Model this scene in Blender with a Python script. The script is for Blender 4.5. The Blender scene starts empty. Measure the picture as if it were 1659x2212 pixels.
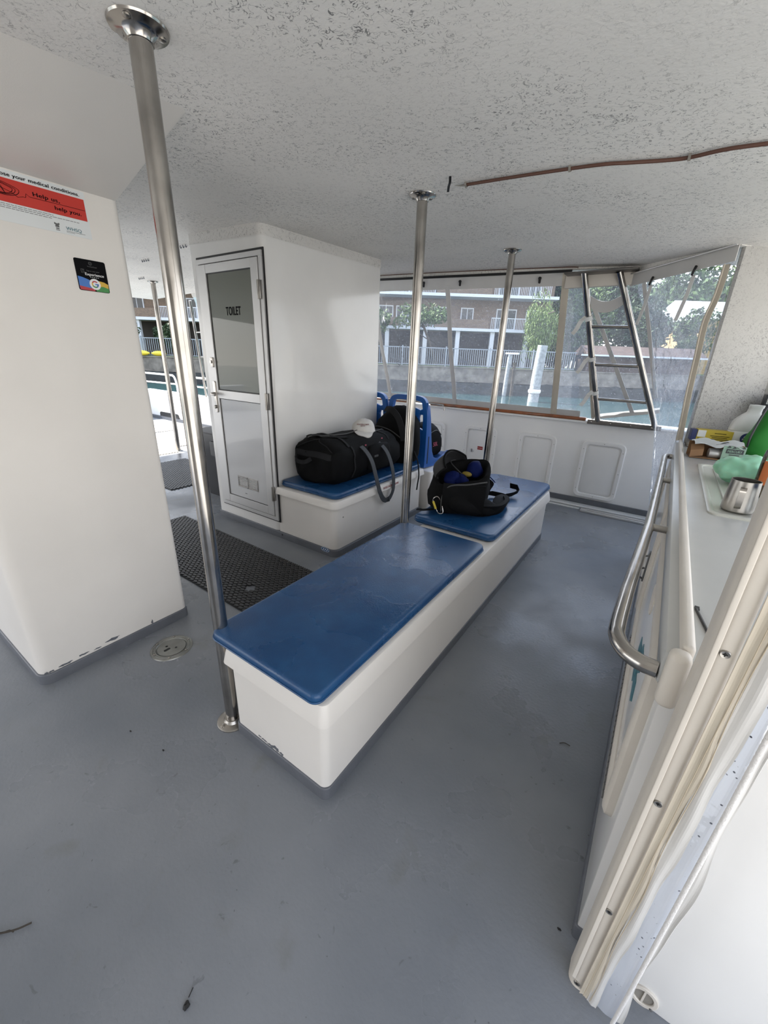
import bpy, bmesh, math, random
from mathutils import Vector, Matrix, noise as mnoise
random.seed(7)
S = bpy.context.scene
COL = S.collection
PI = math.pi

# ------------------------------------------------------------------ camera
cam_d = bpy.data.cameras.new('camera')
cam_d.sensor_fit = 'HORIZONTAL'; cam_d.sensor_width = 36.0
cam_d.lens = 865.0/1659.0*36.0
cam_d.clip_start = .02; cam_d.clip_end = 600
camo = bpy.data.objects.new('camera', cam_d); COL.objects.link(camo)
EYE = Vector((0, 0, 1.42))
# world axes expressed in (right, down, forward) camera axes
ax_d = Vector((750-829.5, 3351-1106, 865)).normalized()
ax_b = Vector((1465-829.5, 795-1106, 865)); ax_b = (ax_b-ax_d*ax_b.dot(ax_d)).normalized()
ax_u = -ax_d; ax_r = ax_b.cross(ax_u)
camo.matrix_world = Matrix(((ax_r.x, -ax_r.y, -ax_r.z, EYE.x), (ax_b.x, -ax_b.y, -ax_b.z, EYE.y),
                            (ax_u.x, -ax_u.y, -ax_u.z, EYE.z), (0, 0, 0, 1)))
S.camera = camo

# ------------------------------------------------------------------ world, sun, exposure
S.view_settings.view_transform = 'Standard'; S.view_settings.look = 'None'
S.view_settings.gamma = 1.0; S.view_settings.use_curve_mapping = False
S.view_settings.exposure = 1.15
w = bpy.data.worlds.new('sky'); S.world = w; w.use_nodes = True
wn = w.node_tree; wn.nodes.clear()
wo = wn.nodes.new('ShaderNodeOutputWorld'); wb = wn.nodes.new('ShaderNodeBackground')
tc = wn.nodes.new('ShaderNodeTexCoord'); sx = wn.nodes.new('ShaderNodeSeparateXYZ')
cr = wn.nodes.new('ShaderNodeValToRGB')
cr.color_ramp.elements[0].position = 0.0; cr.color_ramp.elements[0].color = (1, .975, .93, 1)
cr.color_ramp.elements[1].position = .7; cr.color_ramp.elements[1].color = (.60, .74, 1, 1)
wn.links.new(tc.outputs['Generated'], sx.inputs[0]); wn.links.new(sx.outputs['Z'], cr.inputs[0])
wn.links.new(cr.outputs[0], wb.inputs['Color']); wb.inputs['Strength'].default_value = 1.4
wn.links.new(wb.outputs[0], wo.inputs[0])
sd = bpy.data.lights.new('sun', 'SUN'); sd.energy = 9.5; sd.angle = math.radians(.6); sd.color = (1, .95, .87)
so = bpy.data.objects.new('sun', sd); COL.objects.link(so)
so.rotation_euler = Vector((-.90, -.15, 1.0)).to_track_quat('Z', 'Y').to_euler()
so.location = (-20, -4, 20)

# ------------------------------------------------------------------ materials
def mat(name, col=(.8, .8, .8), rough=.5, metal=0, spec=.5, bump=0, bscale=200, var=0, vscale=6, rvar=0, coat=0):
    m = bpy.data.materials.new(name); m.use_nodes = True
    nt = m.node_tree; b = nt.nodes['Principled BSDF']
    b.inputs['Base Color'].default_value = (*col, 1); b.inputs['Roughness'].default_value = rough
    b.inputs['Metallic'].default_value = metal; b.inputs['Specular IOR Level'].default_value = spec
    if coat: b.inputs['Coat Weight'].default_value = coat; b.inputs['Coat Roughness'].default_value = .08
    g = nt.nodes.new('ShaderNodeTexCoord')
    if var or rvar:
        n = nt.nodes.new('ShaderNodeTexNoise'); n.inputs['Scale'].default_value = vscale; n.inputs['Detail'].default_value = 6
        nt.links.new(g.outputs['Object'], n.inputs['Vector'])
        if var:
            mr = nt.nodes.new('ShaderNodeMapRange'); mr.inputs[1].default_value = .3; mr.inputs[2].default_value = .7
            mr.inputs[3].default_value = 1-var; mr.inputs[4].default_value = 1+var*.6
            nt.links.new(n.outputs['Fac'], mr.inputs[0])
            mx = nt.nodes.new('ShaderNodeVectorMath'); mx.operation = 'SCALE'; mx.inputs[0].default_value = col
            nt.links.new(mr.outputs[0], mx.inputs['Scale']); nt.links.new(mx.outputs[0], b.inputs['Base Color'])
        if rvar:
            mr = nt.nodes.new('ShaderNodeMapRange'); mr.inputs[1].default_value = .35; mr.inputs[2].default_value = .65
            mr.inputs[3].default_value = max(.02, rough-rvar); mr.inputs[4].default_value = rough+rvar
            nt.links.new(n.outputs['Fac'], mr.inputs[0]); nt.links.new(mr.outputs[0], b.inputs['Roughness'])
    if bump:
        n2 = nt.nodes.new('ShaderNodeTexNoise'); n2.inputs['Scale'].default_value = bscale; n2.inputs['Detail'].default_value = 3
        bp = nt.nodes.new('ShaderNodeBump'); bp.inputs['Strength'].default_value = bump; bp.inputs['Distance'].default_value = .002
        nt.links.new(g.outputs['Object'], n2.inputs['Vector']); nt.links.new(n2.outputs['Fac'], bp.inputs['Height'])
        nt.links.new(bp.outputs[0], b.inputs['Normal'])
    return m

def add_node(nt, kind, **kw):
    n = nt.nodes.new(kind)
    for k, v in kw.items(): setattr(n, k, v)
    return n
def ramp(nt, src, p0, p1, c0=(0, 0, 0, 1), c1=(1, 1, 1, 1)):
    r = nt.nodes.new('ShaderNodeValToRGB'); r.color_ramp.elements[0].position = p0; r.color_ramp.elements[1].position = p1
    r.color_ramp.elements[0].color = c0; r.color_ramp.elements[1].color = c1
    nt.links.new(src, r.inputs[0]); return r
def mixc(nt, fac, a, b):
    m = nt.nodes.new('ShaderNodeMix'); m.data_type = 'RGBA'
    nt.links.new(fac, m.inputs['Factor'])
    for i, v in ((6, a), (7, b)):
        if isinstance(v, tuple): m.inputs[i].default_value = (*v, 1)
        else: nt.links.new(v, m.inputs[i])
    return m.outputs[2]

def speckled(name, base, ink, scale=38, width=.012, dens=.5, rough=.6, squash=(1, 1, 1)):
    """off-white paint with short dark squiggly fibres in patches"""
    m = mat(name, base, rough); nt = m.node_tree; b = nt.nodes['Principled BSDF']
    g = add_node(nt, 'ShaderNodeTexCoord'); mp = add_node(nt, 'ShaderNodeMapping'); mp.inputs['Scale'].default_value = squash
    nt.links.new(g.outputs['Object'], mp.inputs[0])
    n = add_node(nt, 'ShaderNodeTexNoise'); n.inputs['Scale'].default_value = scale; n.inputs['Detail'].default_value = 2
    n.inputs['Distortion'].default_value = 1.2
    nt.links.new(mp.outputs[0], n.inputs['Vector'])
    d = add_node(nt, 'ShaderNodeMath', operation='SUBTRACT'); d.inputs[1].default_value = .5
    a = add_node(nt, 'ShaderNodeMath', operation='ABSOLUTE')
    nt.links.new(n.outputs['Fac'], d.inputs[0]); nt.links.new(d.outputs[0], a.inputs[0])
    line = ramp(nt, a.outputs[0], width*.4, width, (1, 1, 1, 1), (0, 0, 0, 1))
    n2 = add_node(nt, 'ShaderNodeTexNoise'); n2.inputs['Scale'].default_value = scale*1.1; n2.inputs['Detail'].default_value = 1
    nt.links.new(g.outputs['Object'], n2.inputs['Vector'])
    r2 = ramp(nt, n2.outputs['Fac'], dens, dens+.06)
    n3 = add_node(nt, 'ShaderNodeTexNoise'); n3.inputs['Scale'].default_value = 2.3; n3.inputs['Detail'].default_value = 3
    nt.links.new(g.outputs['Object'], n3.inputs['Vector'])
    r3 = ramp(nt, n3.outputs['Fac'], .36, .62, (.25, .25, .25, 1))
    m1 = add_node(nt, 'ShaderNodeMath', operation='MULTIPLY'); m2 = add_node(nt, 'ShaderNodeMath', operation='MULTIPLY')
    nt.links.new(line.outputs[0], m1.inputs[0]); nt.links.new(r2.outputs[0], m1.inputs[1])
    nt.links.new(m1.outputs[0], m2.inputs[0]); nt.links.new(r3.outputs[0], m2.inputs[1])
    n4 = add_node(nt, 'ShaderNodeTexNoise'); n4.inputs['Scale'].default_value = 1.6; n4.inputs['Detail'].default_value = 4
    nt.links.new(g.outputs['Object'], n4.inputs['Vector'])
    c = mixc(nt, ramp(nt, n4.outputs['Fac'], .35, .65).outputs[0], tuple(v*.93 for v in base), base)
    c = mixc(nt, m2.outputs[0], c, ink)
    nt.links.new(c, b.inputs['Base Color'])
    bp = add_node(nt, 'ShaderNodeBump'); bp.inputs['Strength'].default_value = .35; bp.inputs['Distance'].default_value = .004
    n5 = add_node(nt, 'ShaderNodeTexNoise'); n5.inputs['Scale'].default_value = 90; n5.inputs['Detail'].default_value = 3
    nt.links.new(g.outputs['Object'], n5.inputs['Vector'])
    nt.links.new(n5.outputs['Fac'], bp.inputs['Height']); nt.links.new(bp.outputs[0], b.inputs['Normal'])
    return m

def floor_mat():
    m = mat('painted_deck', (.2, .21, .225), .38); nt = m.node_tree; b = nt.nodes['Principled BSDF']
    g = add_node(nt, 'ShaderNodeTexCoord')
    def N(sc, det=5, dist=0):
        n = add_node(nt, 'ShaderNodeTexNoise'); n.inputs['Scale'].default_value = sc; n.inputs['Detail'].default_value = det
        n.inputs['Distortion'].default_value = dist; nt.links.new(g.outputs['Object'], n.inputs['Vector']); return n.outputs['Fac']
    c = mixc(nt, ramp(nt, N(1.7, 6), .35, .68).outputs[0], (.165, .178, .198), (.225, .235, .252))
    c = mixc(nt, ramp(nt, N(5, 8, .6), .60, .75, (0, 0, 0, 1), (.45, .45, .45, 1)).outputs[0], c, (.155, .155, .14))
    c = mixc(nt, ramp(nt, N(26, 6, .8), .68, .74, (0, 0, 0, 1), (.5, .5, .5, 1)).outputs[0], c, (.075, .078, .085))
    c = mixc(nt, ramp(nt, N(60, 2), .74, .78, (0, 0, 0, 1), (.6, .6, .6, 1)).outputs[0], c, (.05, .05, .055))
    nt.links.new(c, b.inputs['Base Color'])
    rr = ramp(nt, N(2.2, 6), .40, .62, (.24, .24, .24, 1), (.50, .50, .50, 1)); nt.links.new(rr.outputs[0], b.inputs['Roughness'])
    bp = add_node(nt, 'ShaderNodeBump'); bp.inputs['Strength'].default_value = .28; bp.inputs['Distance'].default_value = .003
    nt.links.new(N(75, 4), bp.inputs['Height']); nt.links.new(bp.outputs[0], b.inputs['Normal'])
    return m

def vinyl_seat():
    m = mat('blue_vinyl', (.011, .062, .165), .36); nt = m.node_tree; b = nt.nodes['Principled BSDF']
    g = add_node(nt, 'ShaderNodeTexCoord')
    def N(sc, det=5, dist=0):
        n = add_node(nt, 'ShaderNodeTexNoise'); n.inputs['Scale'].default_value = sc; n.inputs['Detail'].default_value = det
        n.inputs['Distortion'].default_value = dist; nt.links.new(g.outputs['Object'], n.inputs['Vector']); return n.outputs['Fac']
    wet = ramp(nt, N(3.2, 7, .5), .50, .53)
    rr = ramp(nt, wet.outputs[0], 0, 1, (.33, .33, .33, 1), (.19, .19, .19, 1)); nt.links.new(rr.outputs[0], b.inputs['Roughness'])
    c = mixc(nt, ramp(nt, N(9, 4), .4, .7).outputs[0], (.010, .056, .155), (.014, .075, .19)); nt.links.new(c, b.inputs['Base Color'])
    a = add_node(nt, 'ShaderNodeMath', operation='MULTIPLY'); nt.links.new(wet.outputs[0], a.inputs[0]); nt.links.new(N(55, 3), a.inputs[1])
    a2 = add_node(nt, 'ShaderNodeMath', operation='ADD'); nt.links.new(a.outputs[0], a2.inputs[0]); nt.links.new(N(240, 2), a2.inputs[1])
    bp = add_node(nt, 'ShaderNodeBump'); bp.inputs['Strength'].default_value = .35; bp.inputs['Distance'].default_value = .002
    nt.links.new(a2.outputs[0], bp.inputs['Height']); nt.links.new(bp.outputs[0], b.inputs['Normal'])
    return m

def clear_mat(name, haze=.12, gloss=.10, tint=(.96, .98, 1), scratch=True, bscale=3.0, bstr=.5, droplets=False):
    m = bpy.data.materials.new(name); m.use_nodes = True; nt = m.node_tree; nt.nodes.clear()
    o = add_node(nt, 'ShaderNodeOutputMaterial'); t = add_node(nt, 'ShaderNodeBsdfTransparent'); t.inputs[0].default_value = (*tint, 1)
    gl = add_node(nt, 'ShaderNodeBsdfGlossy'); gl.inputs['Roughness'].default_value = .07
    df = add_node(nt, 'ShaderNodeBsdfDiffuse'); df.inputs[0].default_value = (.8, .85, .95, 1)
    tl = add_node(nt, 'ShaderNodeBsdfTranslucent'); tl.inputs[0].default_value = (.8, .85, .95, 1)
    dd = add_node(nt, 'ShaderNodeMixShader'); nt.links.new(df.outputs[0], dd.inputs[1]); nt.links.new(tl.outputs[0], dd.inputs[2])
    g = add_node(nt, 'ShaderNodeTexCoord')
    n = add_node(nt, 'ShaderNodeTexNoise'); n.inputs['Scale'].default_value = bscale; n.inputs['Detail'].default_value = 3; n.inputs['Distortion'].default_value = .6
    nt.links.new(g.outputs['Object'], n.inputs['Vector'])
    bp = add_node(nt, 'ShaderNodeBump'); bp.inputs['Strength'].default_value = bstr; bp.inputs['Distance'].default_value = .05
    nt.links.new(n.outputs['Fac'], bp.inputs['Height']); nt.links.new(bp.outputs[0], gl.inputs['Normal'])
    m1 = add_node(nt, 'ShaderNodeMixShader'); m2 = add_node(nt, 'ShaderNodeMixShader')
    nt.links.new(t.outputs[0], m1.inputs[1]); nt.links.new(dd.outputs[0], m1.inputs[2])
    if scratch:
        mp = add_node(nt, 'ShaderNodeMapping'); mp.inputs['Scale'].default_value = (1, 1, .35)
        nt.links.new(g.outputs['Object'], mp.inputs[0])
        s = add_node(nt, 'ShaderNodeTexNoise'); s.inputs['Scale'].default_value = 190; s.inputs['Detail'].default_value = 4
        nt.links.new(mp.outputs[0], s.inputs['Vector'])
        r = ramp(nt, s.outputs['Fac'], .58, .76, (haze, haze, haze, 1), (min(1, haze+.34),)*3+(1,))
        nt.links.new(r.outputs[0], m1.inputs[0])
    else: m1.inputs[0].default_value = haze
    last = m1
    if droplets:
        v = add_node(nt, 'ShaderNodeTexVoronoi'); v.inputs['Scale'].default_value = 95; v.inputs['Randomness'].default_value = 1
        nt.links.new(g.outputs['Object'], v.inputs['Vector'])
        r = ramp(nt, v.outputs['Distance'], .16, .22, (1, 1, 1, 1), (0, 0, 0, 1))
        n6 = add_node(nt, 'ShaderNodeTexNoise'); n6.inputs['Scale'].default_value = 30; nt.links.new(g.outputs['Object'], n6.inputs['Vector'])
        r6 = ramp(nt, n6.outputs['Fac'], .52, .56); mm = add_node(nt, 'ShaderNodeMath', operation='MULTIPLY')
        nt.links.new(r.outputs[0], mm.inputs[0]); nt.links.new(r6.outputs[0], mm.inputs[1])
        dk = add_node(nt, 'ShaderNodeBsdfDiffuse'); dk.inputs[0].default_value = (.12, .13, .16, 1)
        m3 = add_node(nt, 'ShaderNodeMixShader'); nt.links.new(mm.outputs[0], m3.inputs[0])
        nt.links.new(m1.outputs[0], m3.inputs[1]); nt.links.new(dk.outputs[0], m3.inputs[2]); last = m3
    nt.links.new(last.outputs[0], m2.inputs[1]); nt.links.new(gl.outputs[0], m2.inputs[2])
    fr = add_node(nt, 'ShaderNodeFresnel'); fr.inputs['IOR'].default_value = 1.4; nt.links.new(bp.outputs[0], fr.inputs['Normal'])
    ad = add_node(nt, 'ShaderNodeMath', operation='MULTIPLY'); ad.inputs[1].default_value = gloss*10; ad.use_clamp = True
    nt.links.new(fr.outputs[0], ad.inputs[0]); nt.links.new(ad.outputs[0], m2.inputs[0])
    nt.links.new(m2.outputs[0], o.inputs[0]); return m

M = {}
M['white'] = mat('white_gelcoat', (.74, .705, .66), .42, bump=.12, bscale=260, var=.04, vscale=3)
M['white_gloss'] = mat('glossy_white_gelcoat', (.76, .745, .72), .16, bump=.05, bscale=60, var=.04, vscale=3, coat=.3)
M['hull'] = mat('white_hull_paint', (.86, .85, .83), .4, var=.03, vscale=4)
M['cream'] = mat('cream_gelcoat', (.67, .62, .55), .45, bump=.1, bscale=300, var=.05, vscale=7)
M['ceiling'] = speckled('textured_ceiling_paint', (.80, .775, .735), (.20, .195, .19), 46, .026, .44)
M['pillar'] = speckled('textured_pillar_paint', (.43, .42, .40), (.17, .165, .16), 52, .032, .42)
M['band'] = speckled('textured_band_paint', (.66, .64, .61), (.25, .24, .23), 48, .03, .48)
M['floor'] = floor_mat()
M['kick'] = mat('grey_kick_paint', (.115, .122, .138), .4, bump=.3, bscale=60, var=.12, vscale=12)
M['gutter'] = mat('aluminium_gutter', (.74, .74, .72), .3, metal=.3)
M['vinyl'] = vinyl_seat()
M['steel'] = mat('stainless_steel', (.43, .405, .375), .17, metal=1, rvar=.06, vscale=9, var=.25)
M['steel_dull'] = mat('dull_stainless', (.40, .38, .35), .32, metal=1, var=.2, vscale=15)
M['dark_steel'] = mat('tarnished_steel_plate', (.16, .15, .14), .4, metal=.8, var=.2, vscale=10)
M['alu'] = mat('brushed_aluminium', (.62, .61, .60), .42, metal=.55, var=.03)
M['alu_panel'] = mat('glossy_white_door_panel', (.60, .60, .605), .08, coat=.5)
M['black'] = mat('black_rubber', (.009, .009, .010), .5)
M['bag'] = mat('black_nylon', (.0045, .0045, .005), .75, spec=.12, bump=.5, bscale=420, var=.3, vscale=8)
M['bag_grey'] = mat('dark_grey_nylon', (.016, .0165, .018), .75, spec=.15, bump=.4, bscale=400)
M['web'] = mat('charcoal_webbing', (.045, .049, .056), .7, bump=.5, bscale=300)
M['piping'] = mat('grey_piping', (.05, .05, .05), .6)
M['lining'] = mat('grey_lining', (.028, .028, .03), .7, bump=.6, bscale=60)
M['navy'] = mat('navy_cloth', (.003, .008, .060), .7, spec=.1, bump=.6, bscale=40)
M['yellow'] = mat('mustard_cloth', (.22, .16, .02), .6)
M['cap'] = mat('off_white_cotton', (.62, .60, .57), .85, bump=.5, bscale=200, var=.08, vscale=40)
M['red_ink'] = mat('dark_red_print', (.25, .02, .03), .6)
M['pink_ink'] = mat('faded_pink_print', (.38, .07, .12), .6)
M['red'] = mat('sign_red', (.52, .028, .016), .35)
M['sign_white'] = mat('sign_white', (.68, .70, .70), .3)
M['ink'] = mat('black_print', (.006, .006, .007), .8, spec=.08)
M['grey_ink'] = mat('grey_print', (.12, .12, .12), .5)
M['teal_ink'] = mat('teal_print', (.05, .16, .2), .5)
M['white_ink'] = mat('white_print', (.75, .75, .75), .4)
M['g_blue'] = mat('print_blue', (.03, .15, .48), .3); M['g_red'] = mat('print_red', (.42, .012, .02), .3)
M['g_yel'] = mat('print_yellow', (.62, .38, .02), .3); M['g_grn'] = mat('print_green', (.02, .22, .035), .3)
M['seat'] = mat('blue_plastic', (.009, .095, .36), .33, bump=.1, bscale=200)
M['teak'] = mat('varnished_teak', (.30, .095, .030), .3, var=.35, vscale=14, coat=.4)
M['tape'] = mat('cream_vinyl_tape', (.60, .585, .56), .5, bump=.3, bscale=30, var=.06)
M['yellow_tape'] = mat('aged_cream_vinyl', (.60, .54, .44), .5, bump=.3, bscale=25, var=.1)
M['seam'] = mat('tan_stitching', (.44, .37, .27), .7)
M['lid_shade'] = mat('grey_lid_shade', (.30, .285, .26), .7)  # shadow tone for the thin line below the lid edges
M['rope'] = mat('white_braided_rope', (.72, .70, .68), .8, bump=1.0, bscale=260)
M['cable'] = mat('brown_cable', (.10, .045, .030), .45)
M['rib'] = mat('white_ribbon', (.72, .72, .70), .7)
M['bin'] = mat('dark_grey_bin_plastic', (.030, .030, .033), .5)
M['mat'] = mat('black_rubber_mat', (.012, .012, .013), .45)
M['sunmat'] = mat('sunlit_mat_beige', (.50, .46, .41), .6)  # beige of the sun's reflection put into the mat colour
M['tape_clear'] = mat('clouded_plate', (.3, .3, .32), .3)
M['green'] = mat('green_bag_cloth', (.016, .20, .022), .6, bump=.4, bscale=12)
M['mint'] = mat('mint_plastic_film', (.28, .58, .40), .42, bump=.5, bscale=20)
M['mint'].node_tree.nodes['Principled BSDF'].inputs['Subsurface Weight'].default_value = .3
M['jug'] = mat('white_plastic_jug', (.70, .70, .70), .35)
M['ybox'] = mat('yellow_carton', (.50, .38, .03), .5); M['bluecap'] = mat('dark_blue_carton', (.02, .03, .12), .5)
M['kraft'] = mat('brown_cardboard', (.24, .13, .06), .8, var=.1); M['sage'] = mat('sage_green_carton', (.22, .33, .25), .5)
M['pale'] = mat('pale_grey_carton', (.50, .52, .51), .5)
M['darkbox'] = mat('dark_carton', (.022, .025, .03), .4)
M['tray'] = mat('moulded_cream_tray', (.56, .56, .50), .25)
M['cloth'] = mat('grey_cloth', (.26, .24, .21), .9, bump=.6, bscale=60, var=.2, vscale=20)
M['counter'] = mat('grey_white_worktop', (.53, .535, .52), .22, bump=.12, bscale=50, var=.05, vscale=5)
M['amber'] = mat('amber_liquid', (.11, .045, .008), .1); M['orange'] = mat('orange_label', (.48, .12, .02), .4)
M['petlabel'] = mat('blue_label', (.02, .10, .34), .35)
M['hatchgrey'] = mat('grey_metal_hatch', (.27, .27, .25), .35, metal=.5, var=.25, vscale=14)
M['blue_sticker'] = mat('blue_sticker', (.03, .10, .22), .4)
M['redsticker'] = mat('red_sticker', (.33, .02, .015), .4)
M['frost'] = mat('tinted_door_glass', (.150, .158, .128), .03, spec=.55)
M['vinyl_clear'] = clear_mat('clear_window_vinyl', .085, .10)
M['vinyl_sheet'] = clear_mat('loose_clear_vinyl', .20, .16, (.90, .94, 1), True, 7, 1.0)
M['vinyl_drop'] = clear_mat('wet_clear_vinyl', .80, .02, (.95, .97, 1), False, 12, .08, True)
M['bottle'] = clear_mat('clear_bottle_plastic', .06, .16, (.93, .97, 1), False, 30, .6)
M['bottle_glass'] = clear_mat('clear_bottle_glass', .04, .14, (.9, .97, .93), False, 5, .1)
# outdoors
def water_mat():
    m = mat('canal_water', (.016, .050, .054), .07, spec=.5); nt = m.node_tree; b = nt.nodes['Principled BSDF']
    g = add_node(nt, 'ShaderNodeTexCoord'); mp = add_node(nt, 'ShaderNodeMapping'); mp.inputs['Scale'].default_value = (1, 1.8, 1)
    mp.inputs['Rotation'].default_value = (0, 0, -.59)
    n = add_node(nt, 'ShaderNodeTexNoise'); n.inputs['Scale'].default_value = 2.2; n.inputs['Detail'].default_value = 5
    nt.links.new(g.outputs['Object'], mp.inputs[0]); nt.links.new(mp.outputs[0], n.inputs['Vector'])
    bp = add_node(nt, 'ShaderNodeBump'); bp.inputs['Strength'].default_value = .25; bp.inputs['Distance'].default_value = .06
    nt.links.new(n.outputs['Fac'], bp.inputs['Height']); nt.links.new(bp.outputs[0], b.inputs['Normal']); return m
M['water'] = water_mat()
def brick_mat():
    m = mat('brown_brick', (.15, .1, .07), .85); nt = m.node_tree; b = nt.nodes['Principled BSDF']
    g = add_node(nt, 'ShaderNodeTexCoord'); s = add_node(nt, 'ShaderNodeSeparateXYZ'); c = add_node(nt, 'ShaderNodeCombineXYZ')
    nt.links.new(g.outputs['Object'], s.inputs[0]); nt.links.new(s.outputs['X'], c.inputs[0]); nt.links.new(s.outputs['Z'], c.inputs[1])
    k = add_node(nt, 'ShaderNodeTexBrick'); k.inputs['Scale'].default_value = 3.2
    k.inputs['Color1'].default_value = (.17, .105, .065, 1); k.inputs['Color2'].default_value = (.10, .062, .042, 1)
    k.inputs['Mortar'].default_value = (.22, .2, .17, 1); k.inputs['Mortar Size'].default_value = .03
    nt.links.new(c.outputs[0], k.inputs['Vector']); nt.links.new(k.outputs['Color'], b.inputs['Base Color']); return m
M['brick'] = brick_mat()
M['tanbrick'] = mat('tan_brick', (.42, .30, .15), .85, var=.3, vscale=6)
M['concrete'] = mat('stained_concrete', (.17, .155, .135), .9, var=.45, vscale=1.6, bump=.6, bscale=20)
M['wetwall'] = mat('wet_algae_rock', (.022, .026, .028), .6, var=.5, vscale=2, bump=1, bscale=8)
M['lawn'] = mat('bank_lawn', (.05, .085, .025), .95, var=.4, vscale=3)
M['fence'] = mat('grey_fence_metal', (.23, .26, .29), .5)
M['trimwhite'] = mat('white_painted_trim', (.55, .58, .62), .6)
M['darkglass'] = mat('dark_window_glass', (.03, .035, .04), .1)
M['shade'] = mat('recess_shade', (.035, .03, .028), .9)  # shade under the balconies put into the colour
M['leaf_dark'] = mat('dark_leaves', (.022, .048, .014), .7, var=.5, vscale=2)
M['leaf_mid'] = mat('mid_green_leaves', (.055, .10, .022), .7, var=.5, vscale=2)
M['leaf_light'] = mat('light_green_leaves', (.12, .18, .05), .7, var=.4, vscale=2)
M['bark'] = mat('bark', (.06, .05, .04), .9, var=.3)
M['kayak'] = mat('yellow_kayak', (.62, .50, .04), .4)
M['pile'] = mat('weathered_pile', (.30, .32, .33), .8, var=.35, vscale=5)
M['shed'] = mat('brown_boards', (.055, .035, .028), .8, var=.3, vscale=2)

# ------------------------------------------------------------------ mesh helpers
WM = {}
def _mk(name, bm, m, smooth):
    me = bpy.data.meshes.new(name); bmesh.ops.recalc_face_normals(bm, faces=bm.faces)
    if smooth is not None:
        for f in bm.faces: f.smooth = True
        if smooth:
            for e in bm.edges:
                if len(e.link_faces) == 2 and e.calc_face_angle(0) > math.radians(smooth): e.smooth = False
    bm.to_mesh(me); bm.free()
    for k in (m if isinstance(m, (list, tuple)) else [m]): me.materials.append(M[k])
    return me
def tag(o, label, cat, group=None, kind=None):
    if label: o['label'] = label
    if cat: o['category'] = cat
    if group: o['group'] = group
    if kind: o['kind'] = kind
    return o
def thing(name, loc, label, cat, group=None, rotz=0, kind=None):
    o = bpy.data.objects.new(name, None); COL.objects.link(o); o.empty_display_size = .05
    o.location = loc; o.rotation_euler = (0, 0, rotz)
    WM[o.name] = Matrix.Translation(Vector(loc)) @ Matrix.Rotation(rotz, 4, 'Z')
    return tag(o, label, cat, group, kind)
def part(name, bm, m, parent, smooth=35, label=None, local=False):
    """mesh child; its verts are given in world space unless local"""
    W = WM[parent.name]
    if not local: bm.transform(W.inverted())
    o = bpy.data.objects.new(name, _mk(name, bm, m, smooth)); COL.objects.link(o); o.parent = parent
    WM[o.name] = W
    if label: o['label'] = label
    return o
def solo(name, bm, m, label=None, cat=None, group=None, kind=None, smooth=35, origin=None):
    """top-level thing that is one mesh (world-space verts)"""
    if origin is None:
        xs = [v.co for v in bm.verts]
        origin = Vector(((min(v.x for v in xs)+max(v.x for v in xs))/2, (min(v.y for v in xs)+max(v.y for v in xs))/2, min(v.z for v in xs)))
    bm.transform(Matrix.Translation(-Vector(origin)))
    o = bpy.data.objects.new(name, _mk(name, bm, m, smooth)); COL.objects.link(o); o.location = origin
    WM[o.name] = Matrix.Translation(Vector(origin))
    return tag(o, label, cat, group, kind)
def struct(name, bm, m, smooth=35): return solo(name, bm, m, kind='structure', smooth=smooth, origin=(0, 0, 0))
def dup(root, loc, label=None, rotz=None, dz=0):
    r = root.copy(); COL.objects.link(r); r.location = loc
    if rotz is not None: r.rotation_euler = (0, 0, rotz)
    if label: r['label'] = label
    for ch in list(root.children):
        c = ch.copy(); COL.objects.link(c); c.parent = r
        for g in list(ch.children):
            d = g.copy(); COL.objects.link(d); d.parent = c
    return r
NB = bmesh.new
def box(bm, x0, x1, y0, y1, z0, z1, bev=0, seg=2, mtx=None):
    r = bmesh.ops.create_cube(bm, size=1); vs = r['verts']
    for v in vs: v.co = Vector(((x0+x1)/2+v.co.x*(x1-x0), (y0+y1)/2+v.co.y*(y1-y0), (z0+z1)/2+v.co.z*(z1-z0)))
    if bev:
        es = list({e for v in vs for e in v.link_edges})
        rr = bmesh.ops.bevel(bm, geom=es, offset=bev, segments=seg, profile=.5, affect='EDGES'); vs = list({v for f in rr['faces'] for v in f.verts} | {v for v in vs if v.is_valid})
    if mtx is not None:
        for v in vs: v.co = mtx @ v.co
    return vs
def rr_pts(x0, x1, y0, y1, r, n=6):
    if not isinstance(r, (list, tuple)): r = [r]*4
    out = []
    for i, (cx, cy, a) in enumerate(((x1, y1, 0), (x0, y1, 90), (x0, y0, 180), (x1, y0, 270))):
        q = r[i]; sx_ = (-1 if cx == x1 else 1); sy_ = (-1 if cy == y1 else 1)
        if q <= 1e-5: out.append((cx, cy)); continue
        for k in range(n+1):
            t = math.radians(a+90*k/n); out.append((cx+sx_*q+q*math.cos(t), cy+sy_*q+q*math.sin(t)))
    return out
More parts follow.
